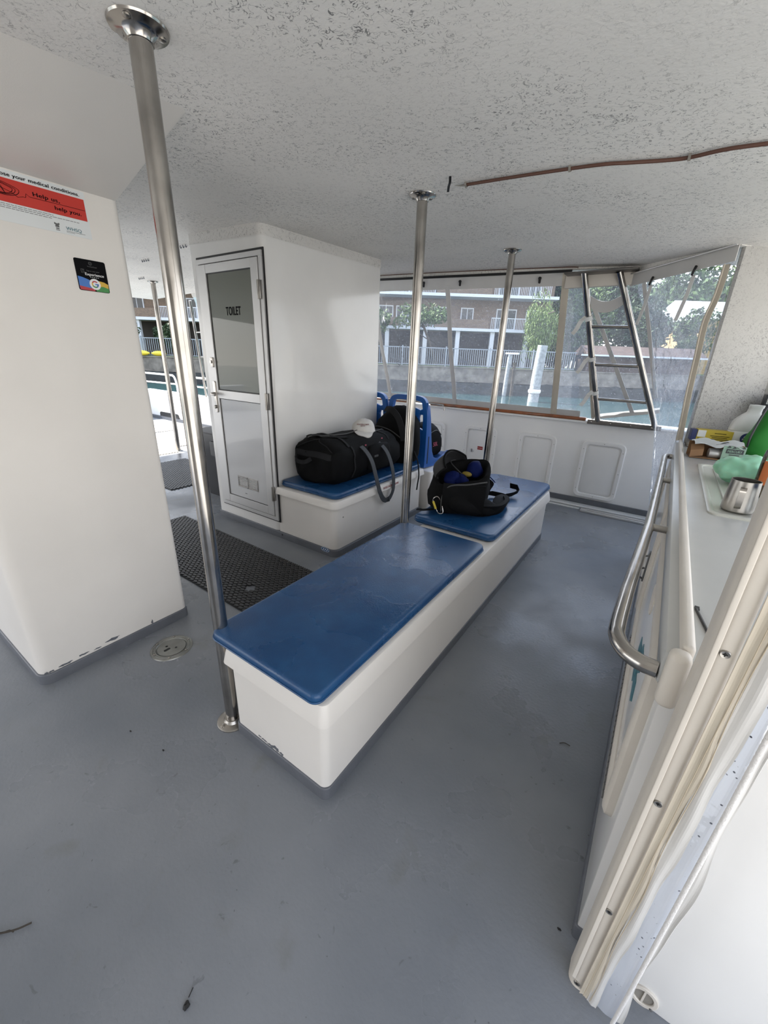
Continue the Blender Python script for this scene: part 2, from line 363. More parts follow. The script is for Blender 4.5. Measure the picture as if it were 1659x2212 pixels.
def prism(bm, pts, z0, z1, bev=0, top=True, bottom=False, seg=3, fn=None):
    """extrude a 2D outline; fn maps (a, b, h) to world"""
    fn = fn or (lambda a, b, h: Vector((a, b, h)))
    n = len(pts)
    # inset rings for a rounded top/bottom edge
    cxm = sum(p[0] for p in pts)/n; cym = sum(p[1] for p in pts)/n
    def off(d):
        if d == 0: return pts
        o = []
        for i in range(n):
            p0, p1, p2 = Vector(pts[i-1]), Vector(pts[i]), Vector(pts[(i+1) % n])
            a = (p1-p0).normalized() if (p1-p0).length > 1e-9 else Vector((0, 0)); b = (p2-p1).normalized() if (p2-p1).length > 1e-9 else a
            nn = Vector((-(a.y+b.y), a.x+b.x)); 
            if nn.length < 1e-9: nn = Vector((-a.y, a.x))
            nn.normalize(); o.append((p1.x+nn.x*d, p1.y+nn.y*d))
        return o
    rings = []
    if bottom and bev:
        for k in range(seg): t = PI/2*k/seg; rings.append((off(bev*(1-math.sin(t))), z0+bev*(1-math.cos(t))))
    rings.append((pts, z0+(bev if bottom else 0)))
    rings.append((pts, z1-(bev if top else 0)))
    if top and bev:
        for k in range(1, seg+1): t = PI/2*k/seg; rings.append((off(bev*(1-math.cos(t))), z1-bev+bev*math.sin(t)))
    vr = [[bm.verts.new(fn(p[0], p[1], h)) for p in ps] for ps, h in rings]
    for a, b in zip(vr, vr[1:]):
        for i in range(n): bm.faces.new((a[i], a[(i+1) % n], b[(i+1) % n], b[i]))
    bm.faces.new(list(reversed(vr[0]))); bm.faces.new(vr[-1])
    return vr
XF = lambda x, s=1: (lambda a, b, h: Vector((x+s*h, a, b)))     # outline in (y, z), height along x
YF = lambda y, s=-1: (lambda a, b, h: Vector((a, y+s*h, b)))    # outline in (x, z), height towards camera
def frame(bm, outer, inner, h0, h1, fn):
    """flat ring between two outlines with the same point count"""
    n = len(outer)
    R_ = [[bm.verts.new(fn(p[0], p[1], h)) for p in ps] for ps, h in ((outer, h0), (outer, h1*.7+h0*.3), ([(o[0]*.85+i[0]*.15, o[1]*.85+i[1]*.15) for o, i in zip(outer, inner)], h1), ([(o[0]*.15+i[0]*.85, o[1]*.15+i[1]*.85) for o, i in zip(outer, inner)], h1), (inner, h1*.7+h0*.3), (inner, h0))]
    for a, b in zip(R_, R_[1:]+[R_[0]]):
        for i in range(n): bm.faces.new((a[i], a[(i+1) % n], b[(i+1) % n], b[i]))
def lid(bm, x0, x1, y0, y1, z0, z1, rads, flare=.013, n=8):
    """moulded lid whose skirt flares slightly outward to a crisp lower edge"""
    R_ = []
    for d, z in ((.012, z0), (0, z0), (0, z0+.002), (flare*.5, (z0+z1)/2), (flare, z1-.010), (flare+.003, z1-.003), (flare+.010, z1)):
        R_.append([Vector((p[0], p[1], z)) for p in rr_pts(x0+d, x1-d, y0+d, y1-d, [max(.004, q-d*.3) for q in rads], n)])
    loft(bm, R_)
def smooth_path(P, k=6, closed=False):
    P = [Vector(p) for p in P]; n = len(P); out = []
    rng = range(n if closed else n-1)
    for i in rng:
        p0 = P[i-1] if (i > 0 or closed) else P[i]*2-P[i+1]
        p1 = P[i]; p2 = P[(i+1) % n]; p3 = P[(i+2) % n] if (i+2 < n or closed) else p2*2-p1
        for j in range(k):
            t = j/k
            out.append(.5*((2*p1)+(p2-p0)*t+(2*p0-5*p1+4*p2-p3)*t*t+(3*p1-p0-3*p2+p3)*t**3))
    if not closed: out.append(P[-1])
    return out
def tube(bm, P, r, n=12, closed=False, cap=True, rs=None, flat=None):
    """sweep a circle (or a flat ribbon section flat=(w,t,ref)) along P"""
    P = [Vector(p) for p in P]; m = len(P); rings = []; up = None
    for i in range(m):
        a = P[i-1] if (i > 0 or closed) else P[i]; b = P[(i+1) % m] if (i < m-1 or closed) else P[i]
        t = (b-a).normalized()
        if flat:
            u = Vector(flat[2]); u = (u-t*u.dot(t))
            u = u.normalized() if u.length > 1e-4 else t.orthogonal().normalized(); v = t.cross(u)
            rings.append([bm.verts.new(P[i]+u*sx_*flat[0]/2+v*sy_*flat[1]/2) for sx_, sy_ in ((1, 1), (-1, 1), (-1, -1), (1, -1))])
            continue
        if up is None: up = t.orthogonal().normalized()
        up = (up-t*up.dot(t)).normalized(); v = t.cross(up); q = rs[i] if rs else r
        rings.append([bm.verts.new(P[i]+(up*math.cos(2*PI*k/n)+v*math.sin(2*PI*k/n))*q) for k in range(n)])
    c = len(rings[0])
    for i in range(m if closed else m-1):
        a, b = rings[i], rings[(i+1) % m]
        for k in range(c): bm.faces.new((a[k], a[(k+1) % c], b[(k+1) % c], b[k]))
    if cap and not closed: bm.faces.new(list(reversed(rings[0]))); bm.faces.new(rings[-1])
def lathe(bm, prof, c, n=32, axis=(0, 0, 1), cap=True):
    ax = Vector(axis).normalized(); u = ax.orthogonal().normalized(); v = ax.cross(u); c = Vector(c)
    rings = [[bm.verts.new(c+ax*h+(u*math.cos(2*PI*k/n)+v*math.sin(2*PI*k/n))*max(r, 1e-4)) for k in range(n)] for r, h in prof]
    for a, b in zip(rings, rings[1:]):
        for k in range(n): bm.faces.new((a[k], a[(k+1) % n], b[(k+1) % n], b[k]))
    if cap: bm.faces.new(list(reversed(rings[0]))); bm.faces.new(rings[-1])
def loft(bm, rings, cap=True, close=True):
    vr = [[bm.verts.new(p) for p in r] for r in rings]; n = len(vr[0])
    for a, b in zip(vr, vr[1:]):
        for k in range(n if close else n-1): bm.faces.new((a[k], a[(k+1) % n], b[(k+1) % n], b[k]))
    if cap: bm.faces.new(list(reversed(vr[0]))); bm.faces.new(vr[-1])
    return vr
def sup(c, u, v, a, b, e=2.6, n=28):
    """superellipse ring"""
    c, u, v = Vector(c), Vector(u), Vector(v); o = []
    for k in range(n):
        t = 2*PI*k/n; ct, st = math.cos(t), math.sin(t)
        o.append(c+u*a*math.copysign(abs(ct)**(2/e), ct)+v*b*math.copysign(abs(st)**(2/e), st))
    return o
def wobble(bm, amp, sc, seed=0, verts=None):
    bm.normal_update()
    for v in (verts or bm.verts): v.co += v.normal*amp*mnoise.noise(v.co*sc+Vector((seed, seed*1.7, 3)))
def sheet(bm, P, thick=0):
    """grid of points -> surface"""
    vs = [[bm.verts.new(p) for p in r] for r in P]; fs = []
    for a, b in zip(vs, vs[1:]):
        for k in range(len(a)-1): fs.append(bm.faces.new((a[k], a[k+1], b[k+1], b[k])))
    if thick:
        bm.normal_update(); bmesh.ops.solidify(bm, geom=fs, thickness=thick)
    return vs
from mathutils.bvhtree import BVHTree
def bvh(bm): bm.normal_update(); return BVHTree.FromBMesh(bm)
def drape(T, P, d=(0, 0, -1), off=.004):
    o = []
    d = Vector(d)
    for p in P:
        p = Vector(p); h = T.ray_cast(p-d*.35, d)
        o.append(h[0]-d*off if h[0] is not None else p)
    return o
def text_bm(txt, width=None, height=None, depth=.0006, bold=0.0):
    """lettering mesh in the XY plane, starting at the origin, fitted to width x cap height"""
    cu = bpy.data.curves.new('lettering', 'FONT'); cu.body = txt; cu.size = 1; cu.space_character = 1+bold*2.5
    o = bpy.data.objects.new('lettering', cu); COL.objects.link(o)
    dg = bpy.context.evaluated_depsgraph_get(); dg.update()
    me = bpy.data.meshes.new_from_object(o.evaluated_get(dg)); bm = bmesh.new()
    shifts = [(0, 0)] if bold < .004 else [(0, 0), (bold, 0), (-bold, 0), (0, bold*.6), (0, -bold*.6)]
    for k, (dx, dy) in enumerate(shifts):
        n0 = len(bm.verts); bm.from_mesh(me); bm.verts.ensure_lookup_table()
        for v in bm.verts[n0:]: v.co.x += dx; v.co.y += dy; v.co.z = k*.00005
    bpy.data.objects.remove(o); bpy.data.curves.remove(cu); bpy.data.meshes.remove(me)
    xs = [v.co.x for v in bm.verts]; x0 = min(xs); ww = max(xs)-x0
    hs = .7
    sx_ = width/ww if width else height/hs; sy_ = height/hs if height else sx_
    for v in bm.verts: v.co = Vector(((v.co.x-x0)*sx_, v.co.y*sy_, v.co.z))
    r = bmesh.ops.extrude_face_region(bm, geom=list(bm.faces))
    for e in r['geom']:
        if isinstance(e, bmesh.types.BMVert): e.co.z += depth
    return bm
def place_text(bm, origin, u, v):
    u = Vector(u).normalized(); v = Vector(v).normalized(); nn = u.cross(v); o = Vector(origin)
    bm.transform(Matrix(((u.x, v.x, nn.x, o.x), (u.y, v.y, nn.y, o.y), (u.z, v.z, nn.z, o.z), (0, 0, 0, 1)))); return bm
def cz(x, y): return 2.005-.067*x+.042*y-.007*x*x-.003*y*y

# ================================================================== STRUCTURE
b = NB(); box(b, -9.6, 1.1, -3.2, 4.62, -.12, 0); struct('floor', b, 'floor')
# ceiling: cambered slab
b = NB(); nx, ny = 46, 30; X0, X1, Y0, Y1 = -7.75, 1.25, -2.3, 4.12
for dz in (0, .10):
    sheet(b, [[Vector((X0+(X1-X0)*i/nx, Y0+(Y1-Y0)*j/ny, cz(X0+(X1-X0)*i/nx, Y0+(Y1-Y0)*j/ny)+dz)) for i in range(nx+1)] for j in range(ny+1)])
g_ = [[Vector((X0+(X1-X0)*i/nx, y, cz(X0+(X1-X0)*i/nx, y)+d)) for i in range(nx+1)] for y, d in ((Y0, 0), (Y0, .1))]; sheet(b, g_)
g_ = [[Vector((X0+(X1-X0)*i/nx, y, cz(X0+(X1-X0)*i/nx, y)+d)) for i in range(nx+1)] for y, d in ((Y1, 0), (Y1, .1))]; sheet(b, g_)
for x in (X0, X1): sheet(b, [[Vector((x, Y0+(Y1-Y0)*j/ny, cz(x, Y0+(Y1-Y0)*j/ny)+d)) for j in range(ny+1)] for d in (0, .1)])
bmesh.ops.remove_doubles(b, verts=b.verts, dist=1e-4); struct('ceiling', b, 'ceiling')
# hull side (far wall) : high part and low part
b = NB(); box(b, -6.2, 1.1, 4.65, 4.80, -.5, .875, .02, 3); box(b, -9.7, -6.2, 4.65, 4.80, -.5, .60, .02, 3)
struct('wall_far', b, 'hull')
b = NB(); box(b, -9.6, 1.0, 4.625, 4.65, 0, .065); struct('baseboard_far', b, 'kick')
b = NB(); box(b, -9.75, -9.6, -3.2, 4.7, -.5, .6, .02, 3); struct('wall_left', b, 'hull')
b = NB(); box(b, .98, 1.1, .8, 4.65, -.5, .93, .02, 3); struct('wall_right', b, 'hull')
# aluminium gutter strips along the far hull
b = NB(); box(b, -2.6, .1, 4.50, 4.56, 0, .018, .004); box(b, -2.6, .1, 4.565, 4.62, 0, .012, .003); box(b, -2.6, -.52, 4.43, 4.475, 0, .006)
struct('trim_1', b, 'gutter')
b = NB(); box(b, -.50, .12, 4.36, 4.44, 0, .022, .005); box(b, -.44, .1, 4.385, 4.415, .022, .030, .003)
o = solo('floor_track', b, 'alu', 'beige metal track lying on the grey floor before the far hull', 'track')
# left locker column with flared soffit
b = NB(); prism(b, rr_pts(-3.4, -2.0, .305, .985, [.028, 0, .03, .045], 8), .05, 2.28)
struct('wall_near_left', b, 'white')
b = NB()
def soff(x): return [Vector((x, .0, 0))]
pr = [(-3.4, 1.965), (-2.03, 1.965), (-2.0, 1.968), (-1.975, 1.975), (-1.46, 2.125), (-1.44, 2.2), (-3.4, 2.3)]
r0 = [Vector((p[0], .20, p[1])) for p in pr]; r1 = [Vector((p[0], .965, p[1])) for p in pr]
r2 = [Vector((p[0]-.006*(p[0] > -2.5), .978, p[1]+.003)) for p in pr]; r3 = [Vector((p[0]-.02*(p[0] > -2.5), .985, p[1]+.012)) for p in pr]
loft(b, [r0, r1, r2, r3]); struct('trim_2', b, 'white', smooth=20)
b = NB(); prism(b, rr_pts(-3.4, -1.992, .297, .990, [.03, 0, .03, .05], 8), 0, .052, .006); struct('baseboard_left', b, 'kick')
b = NB()
for (y, z, w_, h) in ((.40, .060, .05, .010), (.47, .066, .04, .008), (.53, .062, .03, .006), (.60, .072, .06, .013), (.345, .058, .02, .008), (.325, .060, .015, .01), (.79, .060, .010, .025)):
    pts = [(y+w_/2*math.cos(t)*(1+.3*math.sin(3*t+y*30)), z+h/2*math.sin(t)*(1+.4*math.cos(4*t+y*9))) for t in [2*PI*k/14 for k in range(14)]]
    prism(b, pts, 0, .0012, fn=XF(-2.0))
solo('paint_chips', b, 'kick', 'dark chipped paint marks low on the white locker column above its grey skirting', 'paint chips', kind='stuff')

b = NB(); box(b, -1.7, .55, -1.95, -1.85, 0, 2.15); struct('wall_light_block', b, 'white')  # added unseen wall behind the camera, keeps light off the near deck
# toilet cubicle body
b = NB(); prism(b, rr_pts(-3.2, -2.4, 2.03, 3.39, [.03, .03, .02, .05], 8), .05, 2.30); struct('wall_toilet', b, 'white_gloss')
b = NB(); ring = rr_pts(-3.203, -2.397, 2.027, 3.393, [.03, .03, .02, .052], 8)
vr = [[b.verts.new(Vector((p[0], p[1], cz(p[0], p[1])+d))) for p in ring] for d in (-.066, .03)]
for i in range(len(ring)): b.faces.new((vr[0][i], vr[0][(i+1) % len(ring)], vr[1][(i+1) % len(ring)], vr[1][i]))
struct('trim_3', b, 'band')
b = NB(); prism(b, rr_pts(-3.208, -1.782, 2.022, 3.30, [.03, .03, .02, .06], 8), 0, .055, .006); struct('baseboard_toilet', b, 'kick')

# door_1: toilet door on the y = 2.03 face
d1 = thing('door_1', (-2.74, 2.03, .14), None, None, kind='structure')
Y = 2.03
b = NB(); prism(b, rr_pts(-3.125, -2.373, .137, 2.062, .004, 2), 0, .004, fn=YF(Y)); part('door_gasket', b, 'black', d1)
def rect_frame(bm, x0, x1, z0, z1, w_, h0, h1, wt=None, wb=None, y=Y):
    wt = wt or w_; wb = wb or w_
    for a in ((x0, x1, z0, z0+wb), (x0, x1, z1-wt, z1), (x0, x0+w_, z0+wb, z1-wt), (x1-w_, x1, z0+wb, z1-wt)):
        box(bm, a[0], a[1], y-h1, y-h0, a[2], a[3], .0015, 1)
b = NB(); rect_frame(b, -3.118, -2.388, .150, 2.046, .032, .002, .016); part('door_frame', b, 'alu', d1)
b = NB(); prism(b, rr_pts(-3.085, -2.42, .184, 2.013, .002, 1), .002, .006, fn=YF(Y)); part('door_seal', b, 'black', d1)
lf = NB(); x0, x1, z0, z1 = -3.081, -2.425, .188, 2.008
box(lf, x0, -3.0, Y-.022, Y-.004, z0, z1, .002, 1); box(lf, -2.497, x1, Y-.022, Y-.004, z0, z1, .002, 1)
box(lf, -3.0, -2.497, Y-.022, Y-.004, 1.952, z1, .002, 1); box(lf, -3.0, -2.497, Y-.022, Y-.004, 1.070, 1.135, .002, 1); box(lf, -3.0, -2.497, Y-.022, Y-.004, z0, .255, .002, 1)
leaf = part('door_leaf', lf, 'alu', d1)
b = NB(); rect_frame(b, -3.002, -2.495, 1.133, 1.954, .009, .010, .014); rect_frame(b, -3.002, -2.495, .253, 1.072, .007, .010, .014); part('glazing_bead', b, 'black', leaf)
b = NB(); box(b, -2.994, -2.503, Y-.012, Y-.006, 1.142, 1.946); part('glass_pane', b, 'frost', d1, label='grey green frosted pane')
b = NB(); box(b, -2.995, -2.502, Y-.012, Y-.006, .260, 1.066); part('lower_panel', b, 'alu_panel', d1, label='glossy white lower panel')
t = place_text(text_bm('TOILET', .170, .054, bold=.034), (-2.812, Y-.0125, 1.672), (1, 0, 0), (0, 0, 1)); part('lettering', t, 'ink', d1, None)
b = NB(); rect_frame(b, -2.867, -2.612, .352, .448, .010, .012, .018); box(b, -2.745, -2.735, Y-.018, Y-.012, .352, .448)
for k in range(7): box(b, -2.86, -2.62, Y-.017, Y-.012, .365+k*.012, .370+k*.012)
vt = part('door_vent', b, 'steel', d1)
for (z0, z1) in ((1.76, 1.875), (1.03, 1.15), (.32, .437)):
    b = NB(); box(b, -2.432, -2.404, Y-.032, Y-.02, z0, z1, .003); tube(b, [(-2.418, Y-.032, z0), (-2.418, Y-.032, z1)], .006, 10); part('hinge', b, 'steel_dull', d1)
b = NB(); prism(b, rr_pts(-3.056, -3.024, .955, 1.20, .012), .022, .030, .002, fn=YF(Y)); tube(b, [(-3.04, Y-.03, 1.105), (-3.04, Y-.06, 1.105), (-3.03, Y-.066, 1.103), (-2.985, Y-.066, 1.098)], .010, 12)
hd = part('door_handle', b, 'steel', d1)
b = NB(); lathe(b, [(.013, 0), (.013, .012), (.010, .016)], (-3.04, Y-.03, 1.0), 16, (0, -1, 0)); part('lock_cylinder', b, 'steel_dull', hd)
b = NB(); prism(b, rr_pts(-3.050, -3.020, 1.305, 1.378, .006), .022, .032, .002, fn=YF(Y)); lathe(b, [(.011, 0), (.011, .012)], (-3.035, Y-.03, 1.345), 16, (0, -1, 0)); part('slide_latch', b, 'steel', d1)
b = NB(); box(b, -2.79, -2.765, Y-.0126, Y-.012, .300, .306); part('maker_label', b, 'grey_ink', d1)

# ================================================================== POLES
def pole(x, y, label, base=True, r=.0255):
    zt = cz(x, y); p = thing('grab_pole', (x, y, 0), label, 'pole', 'stainless poles from floor to ceiling')
    b = NB(); tube(b, [(x, y, .004), (x, y, zt-.002)], r, 32); part('tube', b, 'steel', p)
    b = NB(); lathe(b, [(.062, 0), (.064, -.004), (.062, -.008), (.042, -.012), (.034, -.018), (r+.003, -.030), (r, -.031)], (x, y, zt), 36); fl = part('ceiling_flange', b, 'steel', p)
    for k in range(3):
        a = 2*PI*k/3-PI/2+.6; b = NB(); lathe(b, [(.0085, -.008), (.0085, -.013), (.005, -.015)], (x+.047*math.cos(a), y+.047*math.sin(a), zt), 12); part('screw', b, 'steel_dull', fl)
    b = NB(); lathe(b, [(.062, 0), (.062, .004), (.058, .007), (.036, .010), (r+.004, .020), (r, .021)], (x, y, 0), 36); fl = part('floor_flange', b, 'steel_dull', p)
    for k in range(3):
        a = 2*PI*k/3+2.6; b = NB(); lathe(b, [(.0085, .006), (.0085, .012), (.005, .014)], (x+.047*math.cos(a), y+.047*math.sin(a), 0), 12); part('screw', b, 'steel', fl)
    return p
pole(-1.18, .690, 'nearest stainless steel pole, at the near left corner of the blue-topped bench')
pole(-1.18, 1.985, 'stainless steel pole rising behind the gap between the two bench cushions')
pole(-1.18, 3.30, 'stainless steel pole by the far end of the bench, beside the open backpack')
pole(-5.96, 3.20, 'thin looking far stainless pole standing on the sunlit deck at left', r=.03)

# ================================================================== BENCH
bn = thing('bench_box', (-.885, 2.05, 0), 'long white moulded bench box in the middle of the deck with grey kick edge', 'bench')
b = NB(); prism(b, rr_pts(-1.120, -.648, .673, 3.44, [.05, .05, .02, .028], 8), .05, .38); part('body', b, 'white', bn)
b = NB(); lid(b, -1.142, -.628, .652, 3.46, .350, .426, [.05, .05, .022, .030]); part('lid', b, 'white', bn)
b = NB(); prism(b, rr_pts(-1.1215, -.6465, .6715, 3.4415, [.05, .05, .02, .028], 8), .340, .352); part('lid_shadow_line', b, 'lid_shade', bn)  # painted shadow line beneath the bench lid
b = NB(); prism(b, rr_pts(-1.126, -.642, .667, 3.446, [.05, .05, .022, .03], 8), 0, .052, .005); part('kick_strip', b, 'kick', bn)
b = NB()
for (x, z, w_, h) in ((-.96, .062, .03, .007), (-.925, .060, .03, .010), (-.895, .066, .035, .018), (-.865, .060, .02, .010), (-.985, .064, .015, .006)):
    pts = [(x+w_/2*math.cos(t)*(1+.3*math.sin(3*t+x*30)), z+h/2*math.sin(t)*(1+.4*math.cos(4*t+x*9))) for t in [2*PI*k/14 for k in range(14)]]
    prism(b, pts, 0, .0012, fn=YF(.673))
part('paint_chip', b, 'kick', bn)
def cushion(name, x0, x1, y0, y1, z0, z1, label, r=.04, cut=None):
    c = thing(name, ((x0+x1)/2, (y0+y1)/2, z0), label, 'cushion', 'blue vinyl seat cushions')
    b = NB(); pts = rr_pts(x0, x1, y0, y1, r if isinstance(r, list) else [r]*4, 8)
    nx, ny = 22, int(22*(y1-y0)/(x1-x0))
    vr = prism(b, pts, z0, z1, .016, bottom=True, seg=5)
    f = [f for f in b.faces if len(f.verts) == len(pts)]
    part('cover', b, 'vinyl', c, 60)
    b = NB(); q = rr_pts(x0-.001, x1+.001, y0-.001, y1+.001, r if isinstance(r, list) else [r]*4, 8)
    tube(b, [Vector((p[0], p[1], z0+(z1-z0)*.38)) for p in q], .0035, 8, closed=True); part('piping', b, 'vinyl', c)
    return c
cushion('seat_cushion', -1.198, -.655, .648, 2.0, .427, .472, 'long wet blue vinyl cushion on the near part of the middle bench', [.045, .045, .05, .03])
cushion('seat_cushion', -1.203, -.655, 2.115, 3.50, .427, .472, 'blue vinyl cushion under the open backpack at the far part of the middle bench', [.06, .10, .05, .05])

# seat box along the toilet wall
sb = thing('seat_box', (-2.09, 2.66, 0), 'white moulded seat box against the toilet wall carrying the black duffel bag', 'seat box')
b = NB(); prism(b, rr_pts(-2.398, -1.80, 2.035, 3.30, [.03, 0, 0, .055], 8), .05, .40); part('body', b, 'white', sb)
b = NB(); lid(b, -2.398, -1.772, 2.008, 3.322, .388, .442, [.03, .005, .005, .072], .009); part('lid', b, 'white', sb)
b = NB(); prism(b, rr_pts(-2.398, -1.7985, 2.0335, 3.3015, [.03, 0, 0, .055], 8), .380, .392); part('lid_shadow_line', b, 'lid_shade', sb)  # painted shadow line beneath the seat box lid
t = place_text(text_bm('SULLAGE TANK', .235, .018, bold=.025), (-1.7748, 2.615, .402), (0, 1, 0), (0, 0, 1)); part('lettering', t, 'red_ink', sb, None)
b = NB(); lathe(b, [(.005, 0), (.005, .003)], (-1.80, 2.13, .30), 10, (1, 0, 0)); part('screw', b, 'steel_dull', sb)
cushion('seat_cushion', -2.385, -1.80, 2.055, 3.28, .444, .492, 'blue vinyl cushion under the black duffel bag on the seat box by the toilet', [.03, .02, .04, .07])
st = thing('sticker', (-1.86, 2.020, .035), 'small blue oval sticker low on the corner of the white seat box', 'sticker')
b = NB(); prism(b, [(-1.885+.045*math.cos(2*PI*k/28), .048+.020*math.sin(2*PI*k/28)) for k in range(28)], 0, .001, fn=YF(2.020)); part('disc', b, 'blue_sticker', st)
b = NB(); o_ = [(-1.885+.041*math.cos(2*PI*k/28), .048+.0175*math.sin(2*PI*k/28)) for k in range(28)]; i_ = [(-1.885+.038*math.cos(2*PI*k/28), .048+.0155*math.sin(2*PI*k/28)) for k in range(28)]
frame(b, o_, i_, .001, .0016, YF(2.020))
for k in range(3): prism(b, [(-1.91+k*.018, .040), (-1.903+k*.018, .040), (-1.893+k*.018, .056), (-1.900+k*.018, .056)], .001, .0016, fn=YF(2.020))
part('emblem', b, 'white_ink', st)
b = NB(); lathe(b, [(.008, 0), (.008, .004), (.004, .005)], (-2.36, 2.024, .035), 14, (0, -1, 0)); solo('drain_plug', b, 'black', 'small round black drain hole in the grey skirting below the toilet door hinge side', 'drain')

# ================================================================== BLUE SEATS
def bus_seat(x, y, label, zt=1.075):
    s = thing('passenger_chair', (x, y, .40), label, 'chair', 'blue plastic seats facing the far windows')
    def P(a, h): return Vector((a, 0, h))
    # back: outline in (x,z) with handle slot and side slots -> build as strips
    b = NB(); hw = .205
    def bar(p, rs, yy=None):
        tube(b, smooth_path(p, 5), .02, 10)
    def plate(pts, y0=-.018, y1=.018): prism(b, pts, -y1, -y0, .006, bottom=True, fn=lambda a, c, h: Vector((x+a, y+.05*((c-.45)/.6)**2*0+h, c)))
    # outer frame (arch) of rounded bars
    arch = [(-hw, .42), (-hw, .80), (-hw+.012, .98), (-hw+.05, zt-.012), (0, zt), (hw-.05, zt-.012), (hw-.012, .98), (hw, .80), (hw, .42)]
    ap = smooth_path([Vector((x+a, y, c)) for a, c in arch], 6)
    tube(b, ap, .02, 4, flat=(.045, .045, (0, 1, 0)))
    plate([(-hw+.02, .44), (hw-.02, .44), (hw-.018, .78), (hw-.075, .80), (hw-.075, .90), (hw-.055, .965), (.09, .985), (-.09, .985), (-hw+.055, .965), (-hw+.075, .90), (-hw+.075, .80), (-hw+.018, .78)])
    plate([(-hw+.02, .925), (-hw+.075, .925), (-hw+.06, .97), (-hw+.01, .99)]); plate([(hw-.075, .925), (hw-.02, .925), (hw-.01, .99), (hw-.06, .97)])
    for sx_ in (-1, 1):      # side wings sweeping into the pan
        wing = [(-.012, .415), (.24, .395), (.54, .415), (.575, .445), (.575, .50), (.53, .505), (.40, .475), (.27, .462), (.185, .49), (.14, .56), (.105, .70), (.07, .88), (.035, 1.0), (-.012, 1.04)]
        prism(b, [(y+a, c) for a, c in wing], -.016, .016, .006, bottom=True, fn=lambda a, c, h: Vector((x+sx_*hw+h, a, c)))
    bk = part('backrest', b, 'seat', s)
    b = NB(); rows = []
    for k in range(10):
        t = k/9; yy = y+.0+t*.56; zz = .455-.03*math.sin(t*PI)+.03*max(0, t-.8)*5
        rows.append([Vector((x-hw+(2*hw)*i/8, yy, zz-.012*(1-((i-4)/4)**2))) for i in range(9)])
    sheet(b, rows, .022); part('seat_pan', b, 'seat', s)
    b = NB(); prism(b, rr_pts(x-.15, x+.15, .50, .90, .03), .018, .026, .003, fn=YF(y)); part('back_pad', b, 'seat', s)
    b = NB(); box(b, x+hw+.012, x+hw+.021, y+.030, y+.048, .45, .72, .001, 1); part('side_trim', b, 'black', s)
    b = NB(); tube(b, [(x-.19, y+.03, .425), (x+.19, y+.03, .425)], .022, 12); tube(b, [(x-.19, y+.36, .425), (x+.19, y+.36, .425)], .018, 12); box(b, x-.17, x+.17, y-.02, y+.38, .398, .42, .004); part('seat_frame', b, 'black', s)
    return s
bus_seat(-2.06, 3.42, 'blue plastic chair at the far end of the seat box, black bag on its seat')
bus_seat(-2.52, 3.42, 'blue plastic chair mostly hidden behind the toilet cubicle corner')
b = NB(); prism(b, rr_pts(-2.75, -1.74, 3.37, 3.80, .03), 0, .398, .01); solo('seat_plinth', b, 'white', 'white plinth beneath the blue plastic seats', 'plinth')

